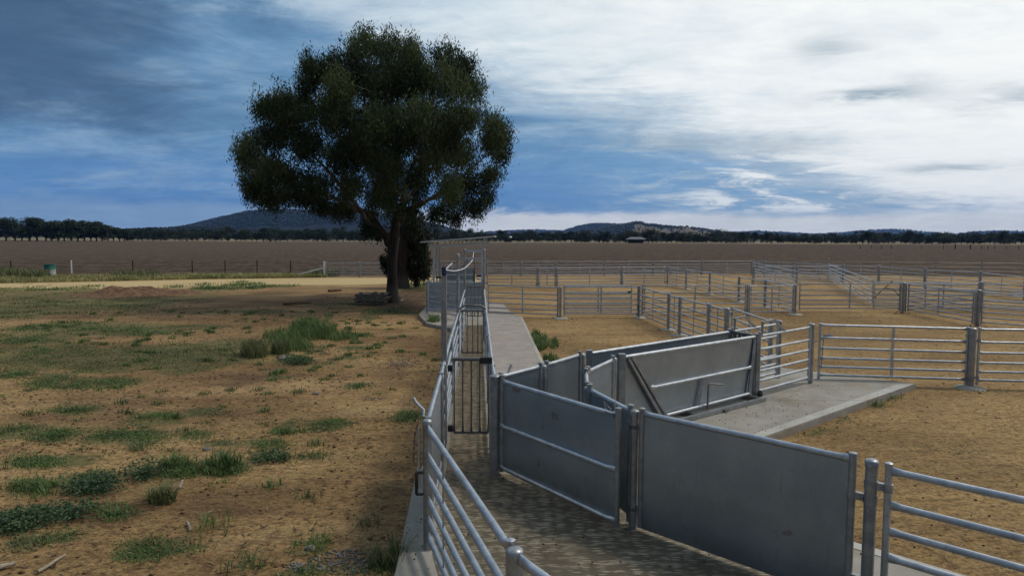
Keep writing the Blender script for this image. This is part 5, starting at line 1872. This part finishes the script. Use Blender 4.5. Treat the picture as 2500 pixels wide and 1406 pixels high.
litter('straw_litter', [(-14, -0.9, 3.3, 22, 9000), (0.6, 16, 3.5, 26, 6000)], 0.10, 0.009, 'dry_stalk', 3)
litter('bark_litter', [(-14, -0.9, 3.3, 22, 7000), (0.6, 16, 3.5, 26, 4000), (-9, -1.5, 23, 33, 2500)], 0.09, 0.016, 'litter', 4)

weed('dark broad-leaved weed patch cut by the left edge near the bottom', 30, 1275, 48, 20, 1300, 0.12, 1)
weed('dark sprawling weed between grass mats at lower left', 225, 1190, 50, 14, 900, 0.14, 2)
weed('upright dark weed beside the spiky grass clumps', 355, 1160, 18, 16, 420, 0.20, 3)
weed('small round weed right of the leftmost weed patch', 103, 1255, 18, 9, 260, 0.10, 4)
weed('small weed on dirt below the sprawling weed', 180, 1258, 20, 12, 320, 0.12, 5)
weed('little weed alone right of the spiky clumps', 660, 1122, 18, 10, 220, 0.10, 6)
weed('dark weed around the grey stone under the tall grass', 722, 884, 34, 8, 700, 0.16, 7)

# ------------------------------------------------------------------ the big gum tree
TD = at(958, 738).y                 # its distance
TB = at(958, 738)


def tw(px_, py_, off=0.0):
    v = atd(px_, py_, TD)
    return Vector((v.x, v.y + off, v.z))


CL = [(690, 478, 22), (745, 474, 26), (775, 492, 24), (830, 498, 28), (655, 478, 20), (630, 395, 34), (668, 400, 40), (610, 455, 24), (690, 460, 30), (640, 440, 30), (590, 350, 22), (1140, 450, 34), (1100, 480, 34), (960, 500, 26), (885, 112, 42), (940, 120, 44), (995, 112, 30), (1075, 122, 38), (1120, 160, 42), (1148, 215, 40), (1010, 150, 40), (1030, 185, 45),
      (795, 165, 42), (760, 160, 28), (750, 200, 32), (840, 170, 60), (915, 190, 70), (995, 190, 66), (1080, 205, 66),
      (690, 245, 40), (652, 262, 34), (730, 270, 55), (820, 275, 70), (925, 285, 70), (1030, 285, 70), (1115, 285, 55), (1150, 280, 34),
      (618, 345, 38), (600, 370, 30), (660, 335, 50), (750, 355, 62), (850, 375, 64), (955, 395, 62), (1050, 380, 60), (1130, 370, 50),
      (1205, 300, 34), (1228, 330, 26), (1222, 375, 28), (1200, 350, 34), (1212, 415, 26), (1190, 440, 30), (1170, 480, 30), (1190, 470, 20), (1160, 505, 16),
      (612, 425, 34), (650, 450, 34), (700, 425, 42), (775, 440, 50), (860, 450, 50), (945, 455, 50), (1025, 455, 50), (1105, 445, 46),
      (1085, 508, 34), (1125, 495, 32), (1110, 530, 16), (1060, 520, 20), (590, 400, 22), (625, 470, 20),
      (645, 488, 18), (668, 492, 13), (720, 468, 22), (735, 485, 12), (795, 490, 30), (850, 500, 26), (895, 515, 20), (770, 480, 20), (825, 510, 14), (920, 480, 30), (1000, 495, 30),
      (910, 548, 14), (895, 555, 10), (1150, 430, 30), (830, 225, 50), (880, 330, 60), (990, 335, 45), (1085, 330, 50), (700, 300, 40)]
ax_c = tw(915, 300)


def build_gum():
    t = thing('gum_tree', TB, 'large dark gum tree with a broad rounded crown, left of the race', 'tree')
    k = TD / FPX
    centers = []
    rg = np.random.default_rng(11)
    for (px_, py_, r_) in CL:
        u = (px_ - 915) / 345.0
        vv = (py_ - 295) / 225.0
        q = max(0.0, 1 - u * u - vv * vv)
        dep = 4.4 * math.sqrt(q)
        rr = r_ * k
        if q > 0.25:
            offs = [-dep * rg.uniform(0.6, 1.0), dep * rg.uniform(0.5, 1.0)]
            if q > 0.72:
                offs.append(rg.uniform(-0.3, 0.3) * dep)
        else:
            offs = [rg.uniform(-0.7, 0.7) * max(dep, 0.9)]
        for of in offs:
            jit = 0.12 * rr
            c = atd(px_ + 0.0, py_, TD + of) + Vector((rg.normal(0, jit), 0, rg.normal(0, jit)))
            centers.append((c, rr))
    # limbs
    mb = MB()
    fork = tw(966, 540)
    base = TB + Vector((0, 0, -0.1))
    tp = [base, TB + Vector((0.0, 0, 0.25)), tw(957, 690), tw(958, 640), tw(962, 590), fork]
    mb.tube(tp, [0.40, 0.27, 0.205, 0.185, 0.19, 0.17], 14)
    mains = [
        ([tw(960, 605), tw(935, 560, -0.2), tw(905, 528, -0.5), tw(860, 500, -0.8), tw(800, 472, -1.0), tw(730, 440, -0.8), tw(670, 415, -0.6)], 0.15),
        ([fork, tw(962, 500, 0.1), tw(945, 440, 0.3), tw(915, 360, 0.2), tw(890, 280, 0.1), tw(885, 180, 0.0)], 0.15),
        ([fork, tw(985, 490, -0.3), tw(1010, 420, -0.6), tw(1040, 330, -0.6), tw(1065, 240, -0.4), tw(1080, 150, -0.2)], 0.13),
        ([fork, tw(995, 515, 0.3), tw(1040, 490, 0.6), tw(1090, 455, 0.8), tw(1150, 400, 0.8), tw(1205, 350, 0.6)], 0.11),
        ([tw(965, 560), tw(955, 510, 0.8), tw(930, 430, 1.8), tw(880, 340, 2.6), tw(820, 260, 3.0)], 0.11),
        ([fork, tw(975, 490, -0.8), tw(975, 420, -1.8), tw(960, 330, -2.6), tw(950, 240, -3.0)], 0.11),
        ([tw(945, 575, -0.1), tw(915, 545, -0.9), tw(860, 470, -1.6), tw(810, 400, -2.0), tw(760, 330, -2.0), tw(700, 270, -1.4)], 0.10),
        ([tw(966, 530), tw(1000, 470, 1.0), tw(1050, 390, 1.8), tw(1100, 300, 1.8), tw(1130, 210, 1.0)], 0.10),
        ([tw(975, 520), tw(1030, 500, -0.5), tw(1080, 480, -0.8), tw(1125, 475, -0.8)], 0.07),
    ]
    nodes = []
    for pts, r_ in mains:
        n_ = len(pts)
        # refine with wiggle
        fine, rs = [], []
        for i in range(n_ - 1):
            for s_ in range(3):
                u = s_ / 3
                p_ = lerp(pts[i], pts[i + 1], u)
                wv = 0.05 if (i or s_) else 0
                fine.append(p_ + Vector((rg.normal(0, wv), rg.normal(0, wv), rg.normal(0, wv))))
                rs.append(r_ * (1 - 0.85 * (i + u) / (n_ - 1)))
        fine.append(pts[-1])
        rs.append(r_ * 0.13)
        mb.tube(fine, rs, 9)
        nodes += [(p_, q_) for p_, q_ in zip(fine[4:], rs[4:])]
    for (c, rr) in centers:
        best = min(nodes, key=lambda nq: (nq[0] - c).length + max(0, nq[0].z - c.z) * 0.8)
        p0, r_ = best
        r_ = min(r_ * 0.6, 0.05)
        mid = lerp(p0, c, 0.5) + Vector((rg.normal(0, 0.12), rg.normal(0, 0.12), 0.12))
        mb.tube([p0, lerp(p0, mid, 0.5) + Vector((0, 0, 0.04)), mid, c], [r_, r_ * 0.8, r_ * 0.6, 0.008], 6)
        for s_ in range(4):
            e = c + Vector((rg.normal(0, .5), rg.normal(0, .5), rg.normal(0.1, .4))) * rr
            mb.tube([lerp(mid, c, 0.4), lerp(lerp(mid, c, 0.4), e, 0.5) + Vector((0, 0, 0.06)), e], [0.016, 0.011, 0.004], 4)
    mb.build('trunk', 'bark', t)
    # leaves: each cluster made of small hanging sprays
    allc, tone = [], []
    for (c, rr) in centers:
        tn = rg.random()
        ns = int(10 + 44 * rr * rr)
        for s_ in range(ns):
            d = rg.normal(0, 1, 3)
            d /= np.linalg.norm(d)
            sp = np.array(c) + d * rr * (0.28 + 0.52 * rg.random() ** 0.7) * np.array([1, 1, 0.85])
            m = int(rg.integers(30, 58))
            q = rg.normal(0, 1, (m, 3)) * np.array([0.14, 0.14, 0.17])
            q[:, 2] -= np.abs(rg.normal(0, 0.16, m))
            allc.append(sp + q)
            tone.append(np.full(m, np.clip(tn * 0.65 + 0.35 * rg.random() + 0.12 * d[2], 0, 1)))  # random tone per cluster; upper sprays coloured lighter, as if lit from above
    for (c, rr) in centers:
        if rr < 0.75 or rg.random() < 0.35:
            for s_ in range(3):
                d = rg.normal(0, 1, 3)
                d[2] = abs(d[2]) * 0.8 if c.z > 6 else -abs(d[2]) * 0.8
                d /= np.linalg.norm(d)
                sp = np.array(c) + d * rr * rg.uniform(0.9, 1.18)
                m = int(rg.integers(18, 34))
                allc.append(sp + rg.normal(0, 1, (m, 3)) * np.array([0.10, 0.10, 0.15]))
                tone.append(np.full(m, rg.random()))
    allc = np.concatenate(allc)
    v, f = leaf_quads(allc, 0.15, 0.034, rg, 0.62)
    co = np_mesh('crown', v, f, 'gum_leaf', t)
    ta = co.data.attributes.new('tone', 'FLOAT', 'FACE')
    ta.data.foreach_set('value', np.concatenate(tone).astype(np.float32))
    print('gum leaves', len(allc))
    # loose bark hanging at the fork
    return t


build_gum()


def build_weeping():
    b = at(983, 704)
    d = b.y
    t = thing('weeping_tree', b, 'smaller dark tree with drooping foliage close behind the big gum trunk', 'tree')
    rg = np.random.default_rng(21)

    def w(px_, py_, off=0.0):
        v = atd(px_, py_, d)
        return Vector((v.x, v.y + off, v.z))
    mb = MB()
    mb.tube([b - Vector((0, 0, 0.1)), b + Vector((0, 0, 0.4)), w(981, 650), w(984, 600), w(990, 550), w(998, 510)], [0.42, 0.32, 0.28, 0.24, 0.17, 0.08], 12)
    cl = [(1000, 525, 22), (1020, 545, 24), (998, 560, 22), (1034, 572, 18), (1012, 590, 26), (1000, 612, 22), (1036, 608, 17), (1015, 630, 28), (1040, 636, 14),
          (1003, 652, 20), (1026, 660, 18), (1012, 674, 12), (1036, 668, 8), (1018, 690, 6), (1002, 668, 10), (985, 590, 14), (988, 630, 14), (975, 565, 12),
          (950, 612, 8), (940, 635, 9), (930, 632, 6), (936, 650, 8), (944, 660, 7), (948, 645, 8), (915, 560, 9), (905, 571, 6), (925, 570, 6), (918, 583, 4)]
    allc = []
    for (px_, py_, r_) in cl:
        rr = r_ * d / FPX
        c = w(px_, py_, rg.uniform(-0.5, 0.6) if px_ > 1008 else rg.uniform(0.1, 0.7))
        mb.tube([w(984, min(640, max(540, py_ - 30))), lerp(w(984, py_ - 20), c, 0.55) + Vector((0, 0, 0.1)), c], [0.05, 0.03, 0.006], 5)
        for s_ in range(int(3 + 75 * rr * rr)):
            dd = rg.normal(0, 1, 3)
            dd /= np.linalg.norm(dd)
            sp = np.array(c) + dd * rr * (0.4 + 0.6 * rg.random())
            m = int(rg.integers(24, 46))
            q = rg.normal(0, 1, (m, 3)) * np.array([0.13, 0.13, 0.16]) * min(1.0, 0.35 + rr * 1.6)
            q[:, 2] -= np.abs(rg.normal(0, 0.2 if rr > 0.3 else 0.07, m))
            allc.append(sp + q)
    mb.build('trunk', 'bark', t)
    allc = np.concatenate(allc)
    v, f = leaf_quads(allc, 0.20, 0.045, rg, 0.8)
    np_mesh('crown', v, f, 'weep_leaf', t)


build_weeping()

# ------------------------------------------------------------------ background trees
def tree_proto(seed, H, W, mat_, style, leaves=2600, lsz=0.62):
    rg = np.random.default_rng(seed)
    th = {'row': 0.09, 'gum': 0.09, 'bush': 0.03}[style] * H
    mb = MB()
    mb.tube([Vector((0, 0, -0.2)), Vector((rg.normal(0, .1), 0, th)), Vector((rg.normal(0, .3), rg.normal(0, .3), H * 0.65))], [0.035 * H, 0.024 * H, 0.008 * H], 6)
    cs = []
    ncl = {'row': 12, 'gum': 11, 'bush': 12}[style]
    for i in range(ncl):
        a = rg.uniform(0, 2 * np.pi)
        zf = rg.random()
        if style == 'row':
            prof = math.sin(math.pi * min(1, 0.18 + 0.75 * zf)) ** 0.7
            z = th + (H - th) * (0.12 + 0.75 * zf)
        elif style == 'gum':
            prof = 0.45 + 0.55 * math.sin(math.pi * zf)
            z = th + (H - th) * (0.10 + 0.74 * zf)
        else:
            prof = math.sqrt(max(0.05, 1 - zf * zf))
            z = th + (H - th) * (0.15 + 0.65 * zf)
        rad = W / 2 * prof * rg.uniform(0.3, 0.75)
        c = np.array([math.cos(a) * rad, math.sin(a) * rad, z])
        r_ = W * rg.uniform(0.17, 0.29)
        cs.append((c, r_))
        mb.tube([Vector((0, 0, th * 0.9)), Vector(c) * 0.6 + Vector((0, 0, z * 0.3)), Vector(c)], [0.012 * H, 0.008 * H, 0.003 * H], 4)
    tr = mb.build('trunk', 'far_bark')
    pts = []
    for (c, r_) in cs:
        k = leaves // ncl
        dd = rg.normal(0, 1, (k, 3))
        dd /= np.linalg.norm(dd, axis=1)[:, None]
        pts.append(c + dd * (r_ * (0.35 + 0.7 * rg.random(k)))[:, None] * np.array([1, 1, 0.8]))
    pts = np.concatenate(pts)
    v, f = leaf_quads(pts, lsz, lsz * 0.55, rg, 0.35)
    cr_ = np_mesh('crown', v, f, mat_)
    return tr, cr_


PROT = {
    'row': [tree_proto(31, 10, 7.2, 'row_leaf', 'row'), tree_proto(32, 10, 8.0, 'row_leaf', 'row'), tree_proto(33, 10, 6.4, 'row_leaf', 'row')],
    'gum': [tree_proto(41, 10, 9.5, 'far_leaf', 'gum'), tree_proto(42, 10, 11.0, 'far_leaf', 'gum'), tree_proto(43, 10, 8.0, 'far_leaf', 'gum', 1500), tree_proto(44, 10, 12.0, 'far_leaf', 'gum')],
    'bush': [tree_proto(51, 10, 13, 'far_leaf', 'bush'), tree_proto(52, 10, 16, 'far_leaf', 'bush'), tree_proto(53, 10, 11, 'far_leaf', 'bush')],
}
GRP = {
    'row': ('windbreak_tree', 'dense dark windbreak tree in the tall close row behind the steel drum', 'windbreak trees in the tall close row'),
    'left': ('paddock_tree', 'dark rounded tree in the belt between the windbreak row and the gum tree', 'trees in the belt below the wooded hill'),
    'right': ('paddock_tree', 'dark low tree in the long belt beyond the field behind the sheep yard', 'trees in the belt behind the yard'),
    'back': ('hill_foot_tree', 'small hazy tree among those behind the belts, at the foot of the hills', 'hazy trees behind the belts'),
}


def place_tree(kind, grp, x, y, H, wf=1.0):
    nm, lab, gname = GRP[grp]
    pr = random.choice(PROT[kind])
    s = H / 10.0
    o = bpy.data.objects.new(nm, None)
    C.objects.link(o)
    o.location = (x, y, 0)
    o.rotation_euler = (0, 0, random.uniform(0, 6.28))
    o.scale = (s * wf, s * wf, s)
    tag(o, lab, 'tree', gname)
    for src in pr:
        c = src.copy()
        C.objects.link(c)
        c.parent = o
    return o


def hpx(d, px_top, px_base=None):
    return d


def tree_at(kind, grp, px_, top, d, wf=1.0):
    """tree standing at distance d below photo column px_, its top at photo row top"""
    v = atd(px_, top, d)
    place_tree(kind, grp, v.x, d, max(2.0, v.z), wf)


# tall close row, far left (tops read off the photograph)
row = [(-60, 538), (-35, 545), (-8, 530), (12, 534), (34, 533), (52, 545), (70, 529), (88, 532), (110, 541), (124, 540), (140, 538), (155, 539), (172, 535), (188, 537), (204, 538), (220, 540), (234, 540), (248, 547), (262, 549), (276, 554), (290, 553), (303, 558)]
for i, (px_, top) in enumerate(row):
    tree_at('gum' if px_ in (34, 70) else 'row', 'row', px_, top, 318 + (i % 3) * 8, 1.4)
# belt from there to the gum tree and on to the right
x_ = 310
while x_ < 1060:
    top = {0: 560, 1: 563, 2: 556, 3: 565}[random.randint(0, 3)] + random.uniform(-3, 3)
    if 640 < x_ < 680:
        top = 555
    if 820 < x_ < 845:
        top = 552
    tree_at(random.choice(('gum', 'bush', 'gum')), 'left', x_, top, random.uniform(352, 400), random.uniform(0.95, 1.4))
    x_ += random.uniform(11, 19)
x_ = 320
while x_ < 1180:
    tree_at(random.choice(('bush', 'gum')), 'left', x_, random.uniform(554, 564), random.uniform(430, 520), random.uniform(0.9, 1.2))
    x_ += random.uniform(24, 40)
x_ = 1062
while x_ < 2530:
    base = np.interp(x_, [1062, 1250, 1700, 2100, 2500], [562, 565, 567.5, 569.5, 570])
    top = base + random.uniform(-4.5, 3.5)
    if random.random() < 0.12:
        top -= 4
    tree_at(random.choice(('gum', 'bush', 'bush', 'gum')), 'right', x_, top, random.uniform(372, 425), random.uniform(1.05, 1.6))
    x_ += random.uniform(9.5, 17)
x_ = 1080
while x_ < 2520:
    base = np.interp(x_, [1080, 1250, 1700, 2100, 2500], [564, 566.5, 570, 572, 572])
    tree_at(random.choice(('bush', 'gum')), 'right', x_, base + random.uniform(-3, 3), random.uniform(450, 560), random.uniform(0.9, 1.3))
    x_ += random.uniform(22, 40)
for pr in PROT.values():
    for tr, cr_ in pr:
        bpy.data.objects.remove(tr)
        bpy.data.objects.remove(cr_)

# far sheds
v = at(1575, 594.5)
v = Vector((v.x * 0.98, 358.0, 0))
t = thing('hay_shed', v, 'open-sided shed with a low pale gabled roof in front of the far right tree belt', 'shed')
w2, dp, hh = 4.6, 3.4, 2.0
mb = MB()
for sg in (-1, 1):
    for px_ in (-w2, 0, w2):
        mb.beam(v + Vector((px_ * 0.92, sg * dp * 0.9, 0)), v + Vector((px_ * 0.92, sg * dp * 0.9, hh)), 0.2, 0.2)
mb.build('posts_frame', 'shed_dark', t, smooth=False)
mb = MB()
mb.v = [v + Vector(c) for c in ((-w2 - .4, -dp - .6, hh), (w2 + .4, -dp - .6, hh), (w2 * .62, 0, hh + 1.2), (-w2 * .62, 0, hh + 1.2), (-w2 - .4, dp + .6, hh), (w2 + .4, dp + .6, hh))]
mb.f = [(0, 1, 2, 3), (3, 2, 5, 4), (1, 5, 2), (0, 3, 4), (0, 4, 5, 1)]
mb.build('roof', 'roof_metal', t, smooth=False)
MB().beam(v + Vector((-w2 * .8, dp * .5, hh * .45)), v + Vector((w2 * .8, dp * .5, hh * .45)), dp * 0.7, hh * .85).build('stored_hay', 'shed_dark', t, smooth=False)
v = Vector((at(1241, 592).x * 1.0, 400.0, 0))
v.x = atd(1241, 580, 400).x
t = thing('shed', v, 'tiny pale-roofed shed showing among the trees just right of the race', 'shed')
MB().beam(v + Vector((-1.8, 0, 1.3)), v + Vector((1.8, 0, 1.3)), 3.0, 2.6).build('wall', 'shed_dark', t, smooth=False)
mb = MB()
mb.v = [v + Vector(c) for c in ((-2.1, -1.8, 2.6), (2.1, -1.8, 2.6), (2.1, 0, 3.3), (-2.1, 0, 3.3), (-2.1, 1.8, 2.6), (2.1, 1.8, 2.6))]
mb.f = [(0, 1, 2, 3), (3, 2, 5, 4), (1, 5, 2), (0, 3, 4), (0, 4, 5, 1)]
mb.build('roof', 'white_paint', t, smooth=False)


# ------------------------------------------------------------------ hills
def hill(name, prof, d, depth, seed, wooded=1.0, openf=None, canopy=0):
    """ridge profile read as (px, py) at distance d; a rounded ridge with real depth"""
    xs_ = np.linspace(prof[0][0], prof[-1][0], 150)
    tops = np.interp(xs_, [p[0] for p in prof], [p[1] for p in prof])
    rows = 26
    vs, fs, wd = [], [], []
    for j in range(rows):
        u = j / (rows - 1) * 2 - 1
        for i, (px_, tp) in enumerate(zip(xs_, tops)):
            v = atd(px_, tp, d)
            hgt = max(0.0, v.z)
            z = hgt * max(0.0, 1 - u * u) ** 0.8
            nz = mnoise.noise(Vector((i * 0.09 + seed, u * 2.2, 0.5)))
            z *= 1 + 0.16 * nz * min(1, abs(u) * 3)
            sp = 1.0 + u * depth / d
            vs.append(Vector((v.x * sp, d + u * depth, z - 1.5)))
            wd.append(wooded if openf is None else openf(px_, z / (hgt + 1e-6), u))
    for j in range(rows - 1):
        for i in range(149):
            a = j * 150 + i
            fs.append((a, a + 1, a + 151, a + 150))
    mb = MB()
    mb.v, mb.f = vs, fs
    o = mb.build(name, 'hill_cover')
    at_ = o.data.attributes.new('wooded', 'FLOAT', 'POINT')
    at_.data.foreach_set('value', np.array(wd, dtype=np.float32))
    struct(o)
    if canopy:
        rg = np.random.default_rng(int(seed * 10))
        me = np.array([tuple(v) for v in vs]).reshape(rows, 150, 3)
        wdm = np.array(wd).reshape(rows, 150)
        pts = []
        while len(pts) < canopy:
            jf, i_ = rg.uniform(2, rows / 2 + 3), rg.uniform(0, 148)
            j = int(jf)
            i = int(i_)
            if wdm[j, i] < rg.random() * 0.95:
                continue
            fj, fi = jf - j, i_ - i
            p_ = (me[j, i] * (1 - fi) + me[j, i + 1] * fi) * (1 - fj) + (me[j + 1, i] * (1 - fi) + me[j + 1, i + 1] * fi) * fj
            if p_[2] < 2:
                continue
            pts.append(p_)
        pts = np.array(pts)
        k = len(pts)
        base = np.array([(1, 0, 0.2), (0, 1, 0.1), (-1, 0, 0.25), (0, -1, 0.15), (0.2, 0, 1), (0, 0.1, -0.7)], float)
        tri = np.array([(0, 1, 4), (1, 2, 4), (2, 3, 4), (3, 0, 4), (1, 0, 5), (2, 1, 5), (3, 2, 5), (0, 3, 5)])
        sz = rg.uniform(0.5, 1.15, (k, 1, 1)) * d * 0.0016
        V = base[None] * sz * rg.uniform(0.7, 1.3, (k, 6, 3))
        V += pts[:, None, :]
        V[:, :, 2] += sz[:, :, 0] * 0.6
        F = (tri[None] + (np.arange(k) * 6)[:, None, None]).reshape(-1, 3)
        w = np_mesh(name + '_woodland', V.reshape(-1, 3), F, 'hill_leaf')
        struct(w, 'stuff')
    return o


hill('wooded_hill', [(330, 574), (400, 562), (470, 549), (520, 535), (560, 527), (600, 519), (640, 514), (690, 511.5), (720, 514), (735, 516), (755, 513), (790, 508), (830, 509), (870, 513), (920, 520), (970, 530), (1010, 539), (1050, 547), (1085, 555), (1120, 564), (1180, 576)], 2300, 420, 1.0, canopy=9000)
hill('dark_rise', [(-300, 568), (100, 563), (300, 560), (380, 556), (470, 553), (560, 557), (680, 564), (800, 572)], 1250, 200, 5.0, canopy=2500)
hill('blue_hill', [(1350, 576), (1385, 562), (1410, 554), (1440, 549), (1475, 546.5), (1500, 548), (1560, 552), (1640, 562), (1700, 574)], 3600, 500, 2.0, canopy=2500)


def open_right(px_, h, u):
    if px_ < 1545:
        return 1.0 if h > 0.25 else 0.6
    return 0.85 if (h > 0.82 and px_ < 1650) else (0.12 if h < 0.8 else 0.3)


hill('grassy_hill', [(1330, 578), (1400, 568), (1480, 556), (1530, 547), (1556, 541), (1566, 541.5), (1574, 547), (1610, 552), (1650, 555), (1680, 553.5), (1700, 557), (1740, 563), (1790, 569), (1860, 574), (1950, 580)], 2100, 350, 3.0, openf=open_right, canopy=3200)
hill('far_range', [(1120, 578), (1200, 567), (1300, 563), (1400, 566), (1600, 570), (1780, 570), (1850, 566), (1920, 569), (1990, 573), (2060, 569), (2120, 564), (2170, 561.5), (2220, 563), (2280, 570), (2330, 573), (2380, 568), (2440, 566), (2520, 567), (2700, 570)], 5200, 700, 4.0, canopy=3000)

# ------------------------------------------------------------------ air
mb = MB()
x0_, x1_, y0_, y1_, z0_, z1_ = -6000, 6000, -600, 6600, -3.0, 330.0
mb.v = [Vector((x, y, z)) for x in (x0_, x1_) for y in (y0_, y1_) for z in (z0_, z1_)]
mb.f = [(0, 1, 3, 2), (4, 6, 7, 5), (0, 4, 5, 1), (2, 3, 7, 6), (1, 5, 7, 3), (0, 2, 6, 4)]
hm = bpy.data.materials.new('air')
hm.use_nodes = True
nt = hm.node_tree
nt.nodes.remove(nt.nodes['Principled BSDF'])
pv_ = nt.nodes.new('ShaderNodeVolumePrincipled')
pv_.inputs['Color'].default_value = (0.22, 0.46, 1.0, 1)
pv_.inputs['Density'].default_value = 0.00007
pv_.inputs['Anisotropy'].default_value = 0.2
nt.links.new(pv_.outputs[0], nt.nodes['Material Output'].inputs['Volume'])
M['air'] = hm
o = mb.build('haze', 'air', smooth=False)
struct(o, 'stuff')
